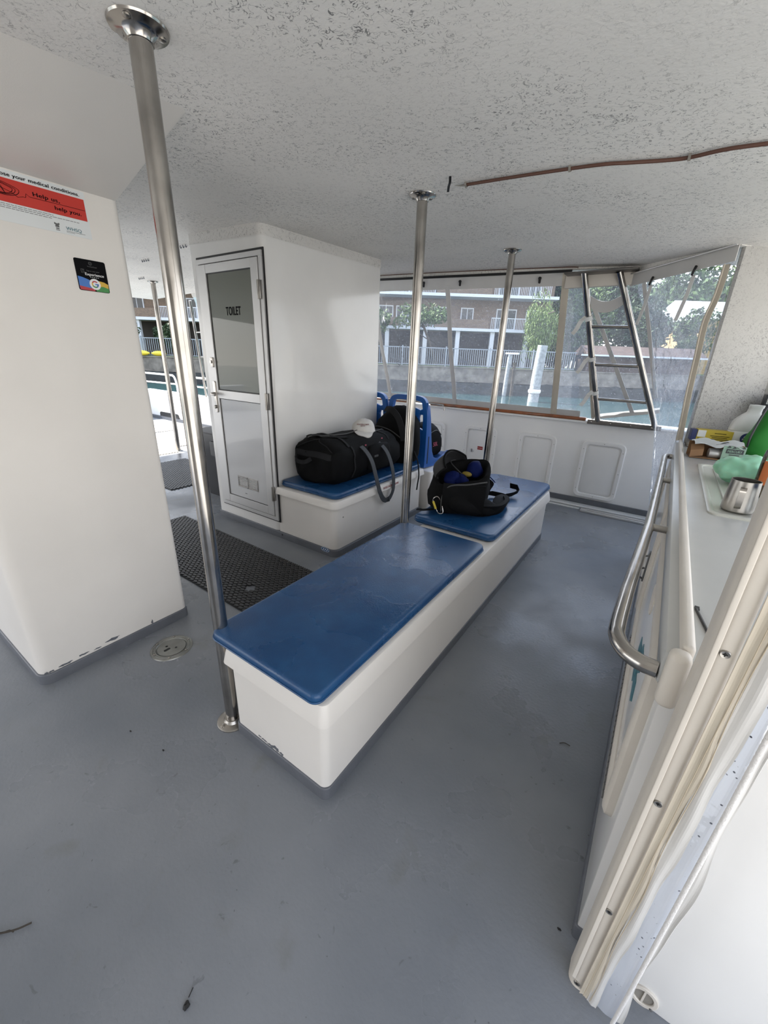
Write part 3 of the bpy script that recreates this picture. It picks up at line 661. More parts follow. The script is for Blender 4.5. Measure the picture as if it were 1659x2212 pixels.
# ================================================================== BAGS
def duffel():
    d = thing('duffel_bag', (-2.10, 2.64, .49), 'large black duffel bag with grey webbing handles lying on the blue seat box cushion', 'bag')
    b = NB(); rings = []
    prof = [(2.146, .02), (2.148, .45), (2.150, .72), (2.158, .88), (2.18, .955), (2.24, .99), (2.32, 1.0), (2.5, 1.03), (2.7, 1.02), (2.88, .98), (2.98, .93), (3.03, .84), (3.06, .66), (3.075, .35), (3.077, .02)]
    for y, s in prof:
        h = .345-.07*max(0, (y-2.75)); a = .225; cxx = -2.115+.03*(y-2.2)
        c = Vector((cxx, y, .49+h/2)); ring = sup(c, (1, 0, 0), (0, 0, 1), a*s, h/2*s, 3.0, 36)
        rings.append([Vector((p.x+.03*(p.z-.6)*-1, p.y+.06*(p.z-.66)*(1 if y < 2.5 else -1), max(.4935, p.z))) for p in ring])
    loft(b, rings); wobble(b, .034, 7, 2); wobble(b, .014, 19, 5); wobble(b, .005, 45, 8)
    for v in b.verts: v.co.z = max(.4935, v.co.z)
    TD = bvh(b); part('body', b, 'bag', d, 80)
    # end panel grey band, carry handle
    b = NB(); P = [drape(TD, [Vector((-2.30+.37*i/14, 2.16, .700+.022*j)) for i in range(15)], (0, 1, 0), .004) for j in (0, 1, 2)]; sheet(b, P, .003); part('end_band', b, 'bag_grey', d, label='dark grey band')
    b = NB(); tube(b, smooth_path([(-2.27, 2.14, .70), (-2.25, 2.105, .672), (-2.20, 2.10, .662), (-2.15, 2.105, .668), (-2.12, 2.14, .69)], 6), .01, 8, flat=(.03, .010, (0, 0, 1))); part('end_handle', b, 'bag_grey', d)
    # long webbing handles hanging over the front
    b = NB(); pa = smooth_path([(-1.96, 2.46, .80), (-1.865, 2.47, .745), (-1.80, 2.48, .66), (-1.765, 2.50, .52), (-1.755, 2.54, .40), (-1.76, 2.60, .325), (-1.765, 2.665, .300), (-1.765, 2.72, .325), (-1.76, 2.745, .40), (-1.77, 2.735, .55), (-1.81, 2.715, .68), (-1.87, 2.70, .75), (-1.97, 2.69, .80)], 6)
    tube(b, pa, .01, 8, flat=(.042, .005, (0, 1, .12))); part('carry_strap', b, 'web', d, None, label='grey webbing strap hanging to the box front')
    # front pocket, zips and small tags
    b = NB(); rings = []
    for y, s in ((2.52, .1), (2.53, .7), (2.56, .95), (2.68, 1.0), (2.80, .95), (2.83, .7), (2.84, .1)):
        rings.append(sup((-1.895+.012*s, y, .655), (1, 0, 0), (0, 0, 1), .03*s, .11*s, 3.2, 20))
    loft(b, rings); wobble(b, .006, 20, 1); part('front_pocket', b, 'bag', d, 80)
    b = NB(); prism(b, rr_pts(2.585, 2.64, .665, .682, .006), 0, .004, .001, fn=XF(-1.855)); part('name_tag', b, 'piping', d)
    b = NB(); tube(b, drape(TD, smooth_path([(-2.20, 2.19, .83), (-2.10, 2.35, .862), (-2.06, 2.6, .868), (-2.05, 2.85, .85), (-2.06, 3.0, .80)], 8)), .006, 6); part('zip', b, 'piping', d)
    b = NB(); tube(b, drape(TD, smooth_path([(-1.91, 2.36, .78), (-1.90, 2.37, .70), (-1.90, 2.375, .60), (-1.90, 2.37, .53)], 6), (-1, 0, 0)), .008, 8, flat=(.016, .004, (0, 1, 0))); part('side_strap', b, 'bag_grey', d)
    b = NB(); tube(b, drape(TD, smooth_path([(-2.22, 2.20, .80), (-2.18, 2.23, .845), (-2.12, 2.27, .868), (-2.05, 2.33, .87), (-2.0, 2.42, .87)], 6)), .008, 8, flat=(.03, .005, (1, 0, 0))); part('top_strap', b, 'bag_grey', d)
    for yy_, xx_ in ((2.34, 0), (2.88, 0)):
        b = NB(); tube(b, drape(TD, [Vector((-2.115+.21*math.cos(a), yy_, .66)) for a in [math.radians(20+140*k/24) for k in range(25)]]), .01, 6, flat=(.022, .003, (0, 1, 0))); part('compression_strap', b, 'bag_grey', d)
    b = NB(); tube(b, drape(TD, [Vector((-2.29+.36*k/16, 2.16, .83-.006*abs(k-8)**1.2)) for k in range(17)], (0, 1, 0)), .004, 6); part('end_piping', b, 'bag_grey', d)
    for (y, z) in ((2.50, .775), (2.72, .80)):
        b = NB(); box(b, -1.882, -1.876, y-.006, y+.006, z-.005, z+.005); part('zip_tag', b, 'pink_ink', d)
    return TD
TD_ = duffel()
# cap
cp = thing('baseball_cap', (-2.06, 2.72, .83), 'off-white baseball cap with dark red lettering on top of the black duffel bag', 'cap')
b = NB(); cc = Vector((-2.07, 2.72, .838)); rings = []
for k in range(9):
    t = k/8*PI/2; rr_ = math.cos(t)**.75; rings.append([cc+Vector((.095*rr_*math.cos(a)+.0, .108*rr_*math.sin(a), .098*math.sin(t))) for a in [2*PI*i/32 for i in range(32)]])
loft(b, rings); wobble(b, .006, 18, 3); crown = part('crown', b, 'cap', cp, 70)
b = NB(); rows = []; dirv = Vector((.60, -.80, 0)).normalized(); sd_ = Vector((.80, .60, 0))
for j in range(7):
    t = j/6; rows.append([cc+sd_*(.088*math.sin(a)*(1-.08*t))+dirv*(.085*math.cos(a)+.125*t*math.cos(a)**.5 if math.cos(a) > 0 else 0)+Vector((0, 0, -.002-.050*t-.030*t*abs(math.sin(a))**2)) for a in [(-PI/2*.93)+PI*.93*i/16 for i in range(17)]])
for row in rows:
    for p in row:
        q_ = drape(TD_, [p], (0, 0, -1), .006)[0]
        if (q_-p).length > 1e-5: p.z = max(p.z, q_.z)
loft(b, [row+[p-Vector((0, 0, .004)) for p in reversed(row)] for row in rows]); part('brim', b, 'cap', cp, 70)
b = NB(); lathe(b, [(.007, 0), (.006, .004), (.002, .006)], cc+Vector((0, 0, .096)), 10); part('button', b, 'cap', crown)
t = text_bm('HOTFELDBIR', .115, .017, bold=.025)
for v in t.verts:
    a = (v.co.x/.115-.5)*1.25; h = v.co.y; el = .62+h*7; r_ = math.cos(el)**.75
    d_ = (dirv*math.cos(a)+sd_*math.sin(a)*1.0); v.co = cc+Vector((d_.x*.0985*r_, d_.y*.112*r_, .103*math.sin(el)))
part('lettering', t, 'red_ink', cp, None)
t = text_bm('BROS', .035, .011, bold=.025)
for v in t.verts:
    a = (v.co.x/.035-.5)*.38; h = v.co.y-.016; el = .62+h*7; r_ = math.cos(el)**.75
    d_ = (dirv*math.cos(a)+sd_*math.sin(a)*1.0); v.co = cc+Vector((d_.x*.0985*r_, d_.y*.112*r_, .103*math.sin(el)))
part('small_lettering', t, 'red_ink', cp, None)

# backpack leaning on the blue seat
bp_ = thing('backpack', (-2.08, 3.22, .49), 'black backpack standing behind the duffel and leaning on the blue seat back', 'bag')
b = NB(); rings = []
for z, s, dy in ((.4935, .80, 0), (.51, .95, 0), (.58, 1.02, 0), (.68, 1.05, .0), (.78, 1.0, .01), (.86, .88, .02), (.93, .66, .035), (.975, .46, .05), (1.0, .25, .06), (1.008, .05, .06)):
    rings.append(sup((-2.08+.03*(z-.5), 3.255+dy, z), (1, 0, 0), (0, 1, 0), .235*s, .125*min(1, s+.12), 2.5, 32))
loft(b, rings); wobble(b, .022, 6, 9); wobble(b, .007, 20, 4)
for v in b.verts: v.co.z = max(.4935, v.co.z); v.co.y = min(v.co.y, 3.385)
part('body', b, 'bag', bp_, 80)
b = NB(); tube(b, smooth_path([(-2.14, 3.14, .98), (-2.05, 3.10, .985), (-1.97, 3.09, .93), (-1.92, 3.09, .83), (-1.90, 3.10, .72)], 6), .01, 8, flat=(.055, .008, (.6, .2, .6))); part('shoulder_strap', b, 'bag_grey', bp_)
b = NB(); tube(b, smooth_path([(-1.84, 3.2, .62), (-1.79, 3.18, .55), (-1.765, 3.17, .47), (-1.755, 3.165, .40), (-1.757, 3.155, .33), (-1.76, 3.15, .27)], 6), .01, 8, flat=(.018, .004, (0, 1, 0))); part('dangling_strap', b, 'bag', bp_)
b = NB(); tube(b, smooth_path([(-2.27, 3.13, .80), (-2.18, 3.10, .82), (-2.05, 3.095, .80), (-1.93, 3.10, .74)], 6), .005, 6); part('zip', b, 'piping', bp_)

# 50L bag on the seat pan
b50 = thing('travel_bag', (-2.03, 3.73, .47), 'black rounded bag with faded pink lettering sitting on the blue plastic seat', 'bag')
b = NB(); rings = []
for z, s in ((.462, .55), (.47, .78), (.50, .95), (.56, 1.03), (.63, 1.02), (.70, .92), (.75, .76), (.79, .52), (.81, .22), (.812, .03)):
    rings.append(sup((-2.03, 3.73-.2*(z-.6), z), (1, 0, 0), (0, 1, 0), .145*s, .235*s, 2.6, 32))
loft(b, rings); wobble(b, .01, 8, 6)
for v in b.verts: v.co.x = min(v.co.x, -1.885); v.co.z = max(.462, v.co.z)
for v in b.verts: v.co.y = max(v.co.y, 3.462)
part('body', b, 'bag', b50, 80)
t = place_text(text_bm('50L', .10, .042, bold=.025), (-1.8825, 3.655, .585), (0, 1, 0), (0, 0, 1)); part('lettering', t, 'pink_ink', b50, None)
b = NB(); tube(b, smooth_path([(-1.905, 3.56, .70), (-1.90, 3.66, .735), (-1.90, 3.76, .735), (-1.905, 3.86, .68)], 6), .004, 6); part('zip', b, 'piping', b50)

# open backpack on the bench
ob = thing('open_backpack', (-1.02, 2.42, .487), 'open black backpack with grey lining spilling straps on the far bench cushion', 'bag')
ang = math.radians(24); U = Vector((math.cos(ang), math.sin(ang), 0)); V_ = Vector((-math.sin(ang), math.cos(ang), 0))
c0 = Vector((-1.035, 2.43, 0)); b = NB(); rings = []
lev = ((.4895, .93, 1.0, 0), (.50, 1.02, 1.05, 0), (.55, 1.06, 1.07, 0), (.61, 1.05, 1.03, .0), (.66, 1.02, .98, .004), (.70, .98, .92, .008), (.725, .95, .86, .012))
for z, su_, sv_, dx in lev:
    rings.append([p+Vector((0, 0, 0.0 if z < .58 else (.05*((p-c0).dot(V_)/.15)+.035*((p-c0).dot(U)/.19))*((z-.58)/.12))) for p in sup(c0+U*dx+Vector((0, 0, z)), U, V_, .19*su_, .155*sv_, 3.2, 40)])
rt = rings[-1]
for k, (q, dz) in enumerate(((.93, .004), (.86, -.01), (.80, -.05), (.74, -.10), (.3, -.12))):
    ctr = sum(rt, Vector())/len(rt); rings.append([ctr+(p-ctr)*q+Vector((0, 0, dz)) for p in rt])
loft(b, rings); wobble(b, .016, 9, 8); wobble(b, .006, 26, 2)
for v in b.verts: v.co.z = max(.4895, v.co.z)
part('body', b, 'bag', ob, 80)
# gaping lid flap at the left and back
b = NB(); rows = []
for j in range(9):
    t = j/8; row = []
    for i in range(13):
        a = math.radians(78+135*i/12); e = U*math.cos(a)*.175+V_*math.sin(a)*.15
        up = t*.125*(.55+.45*math.sin(PI*(i+1)/13)); row.append(c0+e*(1+.05*math.sin(t*PI)-.35*t*t)+Vector((0, 0, .705+.03*math.sin(a)+up)))
    rows.append(row)
sheet(b, rows, .008); wobble(b, .01, 14, 3); part('lid_flap', b, 'lining', ob, 80, label='grey mesh lid standing open')
b = NB(); tube(b, smooth_path([r_[0] for r_ in rows]+[p for p in rows[-1][1:]]+[r_[-1] for r_ in reversed(rows[:-1])], 3), .007, 8); part('flap_edge', b, 'bag', ob)
b = NB(); tube(b, smooth_path([rows[3][2], rows[1][4]+Vector((.04, -.02, .02)), c0+Vector((.02, 0, .71)), c0+Vector((.07, -.02, .69))], 6), .004, 6); part('zip', b, 'piping', ob)
for (du, dv, z, r_, k) in ((-.05, -.03, .675, .050, 'navy'), (.095, .055, .735, .055, 'navy'), (.015, -.04, .675, .045, 'navy')):
    b = NB(); bmesh.ops.create_icosphere(b, subdivisions=3, radius=r_, matrix=Matrix.Translation(c0+U*du+V_*dv+Vector((0, 0, z)))); wobble(b, .02, 22, du*50); part('clothing', b, k, ob, 80, label='rolled navy clothing')
b = NB(); bmesh.ops.create_icosphere(b, subdivisions=3, radius=.022, matrix=Matrix.Translation(c0+U*.045+V_*.0+Vector((0, 0, .715))) @ Matrix.Diagonal((1.6, .7, .8, 1))); part('cloth_label', b, 'yellow', ob, 80)
b = NB(); fp = []
for u in (-.10, -.05, 0, .05, .11, .165): fp.append([c0+U*u-V_*(.15+.022*math.sin(PI*(z-.50)/.22))+Vector((0, 0, z)) for z in (.495, .53, .57, .62, .66, .69)])
sheet(b, fp, .02); wobble(b, .006, 18, 6); part('front_pocket', b, 'bag', ob, 80)
b = NB(); tube(b, smooth_path([c0-U*.10-V_*.175+Vector((0, 0, .50)), c0-U*.10-V_*.182+Vector((0, 0, .60)), c0-U*.06-V_*.182+Vector((0, 0, .675)), c0+U*.06-V_*.178+Vector((0, 0, .695)), c0+U*.17-V_*.16+Vector((0, 0, .715))], 8), .005, 8); part('pocket_zip', b, 'piping', ob)
b = NB(); tube(b, smooth_path([(-.93, 2.30, .53), (-.84, 2.36, .52), (-.77, 2.48, .505), (-.765, 2.60, .503), (-.80, 2.69, .503)], 7), .01, 8, flat=(.085, .022, (.3, -.2, 1)))
loft(b, [sup(Vector(c_), (.35, .94, 0), (0, 0, 1), a_, d_, 2.6, 18) for c_, a_, d_ in (((-.98, 2.34, .575), .11, .075), ((-.91, 2.33, .56), .115, .065), ((-.84, 2.37, .535), .11, .042), ((-.775, 2.43, .512), .08, .021))])
part('hip_belt', b, 'bag', ob)
b = NB(); rings = []
for k in range(9):
    t = k/8; c = Vector((-.775, 2.50, .518)).lerp(Vector((-.83, 2.79, .512)), t); s = math.sin(PI*(.08+.84*t))**.5; rings.append(sup(c, (.95, .18, 0), (0, 0, 1), .055*s, .017*s, 2.8, 18))
loft(b, rings); wobble(b, .006, 30, 7)
for v in b.verts: v.co.z = max(.4895, v.co.z)
part('hip_pad', b, 'bag', ob, 80)
b = NB(); tube(b, smooth_path([(-.93, 2.62, .66), (-.90, 2.70, .60), (-.94, 2.76, .52), (-.93, 2.82, .50), (-.86, 2.83, .497), (-.82, 2.80, .50)], 7), .01, 8, flat=(.035, .004, (.5, .5, .8))); part('shoulder_strap', b, 'bag', ob)
b = NB(); tube(b, [(-.83, 2.80, .505), (-.80, 2.90, .50), (-.775, 2.95, .515), (-.80, 2.985, .535), (-.86, 3.01, .53)], .01, 8, flat=(.040, .003, (.4, -.3, 1))); part('strap_end', b, 'bag', ob)
b = NB(); tube(b, [(-1.12, 2.245, .495), (-1.17, 2.195, .493), (-1.21, 2.185, .492)], .01, 8, flat=(.03, .004, (-.3, 1, 0))); part('strap_tail', b, 'bag', ob)
b = NB(); tube(b, smooth_path([(-.94, 2.60, .70), (-.90, 2.62, .68), (-.86, 2.64, .64)], 5), .004, 6); part('pull_cord', b, 'navy', ob)
cb = [(-1.115, 2.225, .575), (-1.10, 2.205, .56), (-1.07, 2.195, .515), (-1.055, 2.20, .495), (-1.035, 2.215, .498), (-1.045, 2.225, .53), (-1.07, 2.235, .575), (-1.095, 2.238, .59)]
b = NB(); tube(b, smooth_path(cb, 5, True), .0035, 8, closed=True); kr = part('carabiner', b, 'steel', ob)
b = NB(); tube(b, [(-1.103, 2.203, .565), (-1.075, 2.193, .522)], .0075, 10); part('carabiner_sleeve', b, mk if False else 'ybox', kr)

# ================================================================== FAR HULL FITTINGS
def rpts(x0, x1, z0, z1, r): return rr_pts(x0, x1, z0, z1, r, 7)
hx = [(-3.31, 'access hatch panel in the far hull, mostly hidden behind the blue seats'), (-2.64, 'rounded white hatch panel partly hidden by the pink-lettered bag'), (-1.972, 'rounded white hatch door with a round lock and a small red label'),
      (-1.305, 'plain rounded white hatch panel between the locked hatch door and the panel under the ladder'), (-.640, 'plain rounded white hatch panel below the steel ladder, nearest the galley')]
for i, (x, lb) in enumerate(hx):
    h = thing('hatch_panel', (x+.203, 4.65, .09), lb, 'hatch', 'rounded hatch panels along the far hull')
    x1 = x+.405; z0, z1 = .085, .690
    b = NB(); frame(b, rpts(x, x1, z0, z1, .06), rpts(x+.040, x1-.040, z0+.040, z1-.040, .035), 0, .022, YF(4.65)); part('frame', b, 'hull', h)
    b = NB(); prism(b, rpts(x+.052, x1-.052, z0+.052, z1-.052, .03), -.004, .007, .004, fn=YF(4.65)); pn = part('panel', b, 'hull', h)
    for (sx_, sz) in ((x+.02, z0+.09), (x+.02, z0+.30), (x+.02, z1-.09), (x1-.02, z0+.09), (x1-.02, z0+.30), (x1-.02, z1-.09), ((x+x1)/2, z1-.02), ((x+x1)/2, z0+.02)):
        b = NB(); lathe(b, [(.0045, .021), (.004, .024)], (sx_, 4.65, sz), 8, (0, -1, 0)); part('screw', b, 'steel_dull', h)
    if i == 2:
        b = NB(); lathe(b, [(.026, .006), (.026, .012), (.021, .015), (.020, .012), (.004, .012)], (x+.115, 4.65, .395), 24, (0, -1, 0)); lk = part('lock', b, 'jug', h)
        b = NB(); box(b, x+.111, x+.119, 4.634, 4.640, .378, .412); part('lock_slot', b, 'grey_ink', lk)
        b = NB(); box(b, x+.185, x+.25, 4.6415, 4.643, .415, .455); rl = part('warning_label', b, 'redsticker', h, label='small dark red label')
        t = place_text(text_bm('NO ENTRY', .052, .010), (x+.191, 4.6412, .430), (1, 0, 0), (0, 0, 1)); part('lettering', t, 'white_ink', rl, None)
# gunwale cap + teak rail
b = NB(); box(b, -6.2, 1.1, 4.60, 4.86, .862, .885, .008); struct('trim_4', b, 'hull')
b = NB(); box(b, -2.46, -.655, 4.595, 4.66, .886, .918, .010, 3); solo('teak_rail', b, 'teak', 'varnished orange-brown teak rail along the far gunwale under the clear curtain', 'rail')
b = NB(); box(b, -6.1, -2.75, 4.595, 4.66, .886, .905, .008, 3); solo('teak_rail', b, 'teak', 'varnished teak rail length seen behind the blue seat handles', 'rail')
gr = thing('grab_rail', (-2.65, 4.56, .885), 'low thin stainless grab rail on the gunwale behind the blue seats', 'rail')
b = NB(); tube(b, smooth_path([(-3.10, 4.57, .886), (-3.08, 4.57, .905), (-3.02, 4.57, .915), (-2.65, 4.57, .912), (-2.30, 4.57, .905), (-2.255, 4.57, .895), (-2.24, 4.57, .84)], 6), .011, 12); part('tube', b, 'steel', gr)
b = NB(); lathe(b, [(.02, 0), (.018, .004)], (-3.10, 4.57, .886), 16); part('foot_plate', b, 'steel_dull', gr)
# ladder
ld = thing('ladder', (-.33, 4.35, .9), 'tapering stainless steel ladder leaning from the far gunwale to the roof edge', 'ladder')
la, lb_ = Vector((-.545, 4.60, .90)), Vector((-.815, 4.03, 2.13)); ra, rb_ = Vector((-.055, 4.60, .90)), Vector((-.560, 4.06, 2.12))
for a, c in ((la, lb_), (ra, rb_)): b = NB(); tube(b, [a, c], .0255, 24); part('stile', b, 'steel', ld)
for z in (1.735, 1.425, 1.115):
    t0 = (z-.9)/1.23; b = NB(); tube(b, [la.lerp(lb_, t0), ra.lerp(rb_, t0)], .014, 16); part('rung', b, 'steel', ld)
b = NB(); box(b, -.96, -.42, 3.97, 4.13, 2.118, 2.130, .004); part('top_plate', b, 'dark_steel', ld)
b = NB(); prism(b, rr_pts(-.635, .0, .862, .905, .004), 0, .010, .002, fn=YF(4.592)); bp2 = part('foot_plate', b, 'dark_steel', ld)
for k in range(4): b = NB(); lathe(b, [(.010, 0), (.009, .005), (.004, .007)], (-.60+k*.175, 4.582, .884), 14, (0, -1, 0)); part('bolt', b, 'steel', bp2)
# ribbons tied round the ladder's left stile
for (z, lb) in ((1.80, 'white ribbon tied round the ladder stile just above the top rung'), (1.475, 'white ribbon tied round the ladder stile at the middle rung'), (1.175, 'white ribbon tied round the ladder stile near the lowest rung')):
    t0 = (z-.9)/1.23; c = la.lerp(lb_, t0); dr = (lb_-la).normalized(); u = dr.orthogonal().normalized(); v = dr.cross(u)
    rb = thing('ribbon', c, lb, 'ribbon', 'ribbons tied on the ladder')
    b = NB(); tube(b, [c+(u*math.cos(a)+v*math.sin(a))*.029 for a in [2*PI*k/20 for k in range(20)]], .01, 8, closed=True, flat=(.035, .003, dr)); part('loop', b, 'rib', rb, None)
    b = NB(); tube(b, smooth_path([c+Vector((-.02, -.03, .01)), c+Vector((-.05, -.04, -.03)), c+Vector((-.075, -.035, -.09)), c+Vector((-.10, -.04, -.13))], 5), .01, 8, flat=(.035, .002, (1, 0, .5))); part('tail', b, 'rib', rb, None)

# ------------------------------------------------ clear curtain windows (far side)
def lean(x, s): zt = 2.150-.0304*(x+.909); return Vector((x, 4.115+(4.62-4.115)*s, zt+(.925-.004*(x+1)-zt)*s))   # s=0 top, 1 bottom
def panel(name, xa, xb, label):
    wd = thing(name, lean((xa+xb)/2, 1), None, None, kind='structure')
    return wd
w1 = thing('window_1', (-3.9, 4.62, .92), None, None, kind='structure')
b = NB(); rows = []
random.seed(3)
for j in range(41):
    s = j/40; rows.append([lean(-6.6+5.84*i/90, s)+Vector((0, .010*mnoise.noise(Vector((i*.25, j*.16, 1))), 0)) for i in range(91)])
sheet(b, rows); part('clear_vinyl', b, 'vinyl_clear', w1, None)
b = NB(); sheet(b, [[lean(-6.6+5.7*i/60, s)+Vector((0, -.008+.003*math.sin(i*1.7), 0)) for i in range(61)] for s in (.0, .025, .05, .078)], .003); part('top_band', b, 'tape', w1, None)
b = NB(); sheet(b, [[lean(-6.6+5.88*i/60, s)+Vector((0, -.008+.004*math.sin(i*1.1), 0)) for i in range(61)] for s in (.955, .98, 1.01)], .003); part('bottom_band', b, 'tape', w1, None)
for x in (-3.05, -2.115, -4.2, -5.3, -6.3):
    b = NB(); sheet(b, [[lean(x-.02+.05*i/3-.06*s**2*0+(-.02*s), s)+Vector((.006*math.sin(s*9), -.010-.004*math.sin(i), 0)) for i in range(4)] for s in [k/20 for k in range(1, 21)]], .004); part('zip_strip', b, 'tape', w1, None)
b = NB(); sheet(b, [[lean(-1.0+.06*i/3-.01*s, s)+Vector((0, -.010-.004*math.sin(i), 0)) for i in range(4)] for s in [k/20 for k in range(0, 21)]], .004); part('zip_strip', b, 'yellow_tape', w1, None)
b = NB(); sheet(b, [[lean(-.83+.035*i/3+.22*s, s)+Vector((0, -.012, 0)) for i in range(4)] for s in [k/20 for k in range(0, 21)]], .004); part('zip_strip', b, 'yellow_tape', w1, None)
b = NB(); tube(b, [lean(-6.7, 0)+Vector((0, -.045, .003)), lean(-.92, 0)+Vector((0, -.045, .003))], .010, 10, flat=(.020, .014, (0, 0, 1))); part('awning_track', b, 'black', w1, None)
for x in (-2.37, -1.96, -1.19, -3.0):
    b = NB(); c = lean(x, .04)+Vector((0, -.02, 0)); prism(b, rr_pts(x-.009, x+.009, c.z-.028, c.z+.018, .008), 0, .012, .003, fn=YF(c.y)); lathe(b, [(.014, 0), (.012, .014)], c+Vector((0, -.004, .012)), 14, (0, -1, 0)); part('turn_button', b, 'black', w1)
# thin cable along the top edge
b = NB(); tube(b, smooth_path([(-3.1, 4.05, cz(-3.1, 4.05)-.012), (-2.4, 4.06, cz(-2.4, 4.06)-.010), (-1.7, 4.03, cz(-1.7, 4.03)-.012), (-1.0, 4.0, cz(-1, 4)-.012), (-.86, 4.0, cz(-.86, 4)-.014)], 6), .004, 8)
solo('thin_cable', b, 'cable', 'thin brown cable running along the ceiling edge above the far clear curtain', 'cable')
# panel behind the ladder
w2 = thing('window_2', (-.45, 4.66, .92), None, None, kind='structure')
def l2(x, s): return Vector((x, 4.16+(4.70-4.16)*s, 2.10+(.90-2.10)*s))
b = NB(); sheet(b, [[l2(-1.0+1.17*i/30, j/24)+Vector((0, .008*mnoise.noise(Vector((i*.4, j*.2, 7))), 0)) for i in range(31)] for j in range(25)]); part('clear_vinyl', b, 'vinyl_clear', w2, None)
b = NB(); sheet(b, [[l2(-.80+.32*i/10, .08-.0+.06*math.sin(PI*i/10)+.035*k) for i in range(11)] for k in (0, 1, 2)], .003); part('sagging_band', b, 'tape', w2, None)
b = NB(); tube(b, [l2(-.76, .12), l2(-.26, .93)], .01, 8, flat=(.035, .004, (1, 0, 0))); part('zip_strip', b, 'tape', w2, None)
b = NB(); tube(b, [l2(-.62, .985), l2(-.05, .88)], .01, 8, flat=(.05, .004, (0, 0, 1))); part('bottom_band', b, 'tape', w2, None)
b = NB(); box(b, -.97, -.45, 4.10, 4.15, 2.03, 2.14, .006); struct('trim_5', b, 'cream')
b = NB(); rr6 = [[Vector((x, y, z)) for y, z in ((4.085, cz(x, 4.1)+.01), (4.085, lean(x, 0).z+.012), (4.15, lean(x, 0).z+.012), (4.15, cz(x, 4.1)+.01))] for x in [-7.7+7.32*i/20 for i in range(21)]]
loft(b, rr6); struct('trim_6', b, 'ceiling')

# ------------------------------------------------ diagonal curtain at right
w3 = thing('window_3', (-.1, 3.85, .9), None, None, kind='structure')
Lp = [Vector((-.43, 4.11, 2.075)), Vector((-.36, 4.06, 1.9)), Vector((-.256, 4.0, 1.733)), Vector((-.16, 3.9, 1.40)), Vector((-.07, 3.8, 1.063)), Vector((.01, 3.70, .70)), Vector((.06, 3.60, .388)), Vector((.095, 3.52, .10))]
Rp = [Vector((.136, 3.45, 2.105)), Vector((.145, 3.45, 1.85)), Vector((.155, 3.45, 1.579)), Vector((.158, 3.45, 1.25)), Vector((.161, 3.45, .95)), Vector((.150, 3.46, .63)), Vector((.135, 3.48, .35)), Vector((.12, 3.49, .10))]
Ls, Rs = smooth_path(Lp, 6), smooth_path(Rp, 6)
b = NB(); rows = []
for j, (l, r) in enumerate(zip(Ls, Rs)):
    dn_ = Vector((.6, .6, 0)); row = []
    for i in range(31):
        t = i/30; p = l.lerp(r, t); s_ = j/len(Ls); p += dn_*(.020*mnoise.noise(Vector((t*5, s_*6, 2)))+.030*math.exp(-t*7)*math.sin(t*40)*s_); row.append(p)
    rows.append(row)
sheet(b, rows); part('loose_clear_sheet', b, 'vinyl_sheet', w3, None)
b = NB(); P0, P1 = Vector((-.46, 4.12, 2.14)), Vector((.14, 3.42, 2.165)); off = Vector((-.008, -.006, 0))
def zc(p, d): return Vector((p.x, p.y, 2.108-d))
sheet(b, [[zc(P0.lerp(P1, i/16), d)+off for i in range(17)] for d in (-.005, .03, .06, .088)], .004); part('top_band', b, 'tape', w3, None)
b = NB(); loft(b, [[Vector((p.x, p.y, z))+q for z, q in ((2.10, Vector((0, 0, 0))), (2.10, Vector((.05, .045, 0))), (2.19, Vector((.05, .045, 0))), (2.19, Vector((0, 0, 0))))] for p in (P0, P1)]); struct('trim_7', b, 'ceiling')
b = NB(); tube(b, [zc(P0.lerp(P1, i/16), .003)+off*2.5 for i in range(17)], .006, 8); part('top_piping', b, 'alu', w3, None)
b = NB(); q = smooth_path([Vector((.10, 3.50, 2.02)), Vector((.095, 3.505, 1.85)), Vector((.075, 3.51, 1.7)), Vector((.085, 3.50, 1.5)), Vector((.095, 3.49, 1.3)), Vector((.11, 3.48, 1.1)), Vector((.120, 3.475, .95))], 5)
tube(b, q, .01, 8, flat=(.045, .006, (1, -.9, 0))); tube(b, [p+Vector((-.012, -.016, 0)) for p in q], .004, 6); part('zip_strip', b, 'yellow_tape', w3, None)
b = NB(); tube(b, [Vector((-.365, 4.0, 2.02)), Vector((-.25, 4.02, 1.67)), Vector((-.09, 3.95, 1.189))], .01, 8, flat=(.035, .005, (1, -.9, 0))); part('zip_strip', b, 'tape', w3, None)
for t in (.28, .70):
    p = zc(P0.lerp(P1, t), .085)+off*2; b = NB(); tube(b, [p+Vector((0, 0, .02)), p+Vector((-.004, -.012, 0)), p+Vector((-.012, -.008, -.035))], .008, 10); part('turn_button', b, 'black', w3)
    b = NB(); tube(b, smooth_path([p+Vector((0, 0, -.03)), p+Vector((-.01, .0, -.15)), p+Vector((-.035, .01, -.30))], 4), .01, 8, flat=(.03, .002, (1, -.9, 0))); part('clear_strap', b, 'rib', w3, None)

# textured wall behind the galley worktop
b = NB(); pts = [(.150, 3.47), (.165, 3.46), (.42, 3.60), (.50, 3.66), (.60, 3.62), (.98, 3.64), (.98, 3.76), (.45, 3.76), (.15, 3.56)]
prism(b, [(p[0], p[1]) for p in reversed(pts)][::-1], .0, 2.15); struct('wall_galley', b, 'pillar', smooth=50)

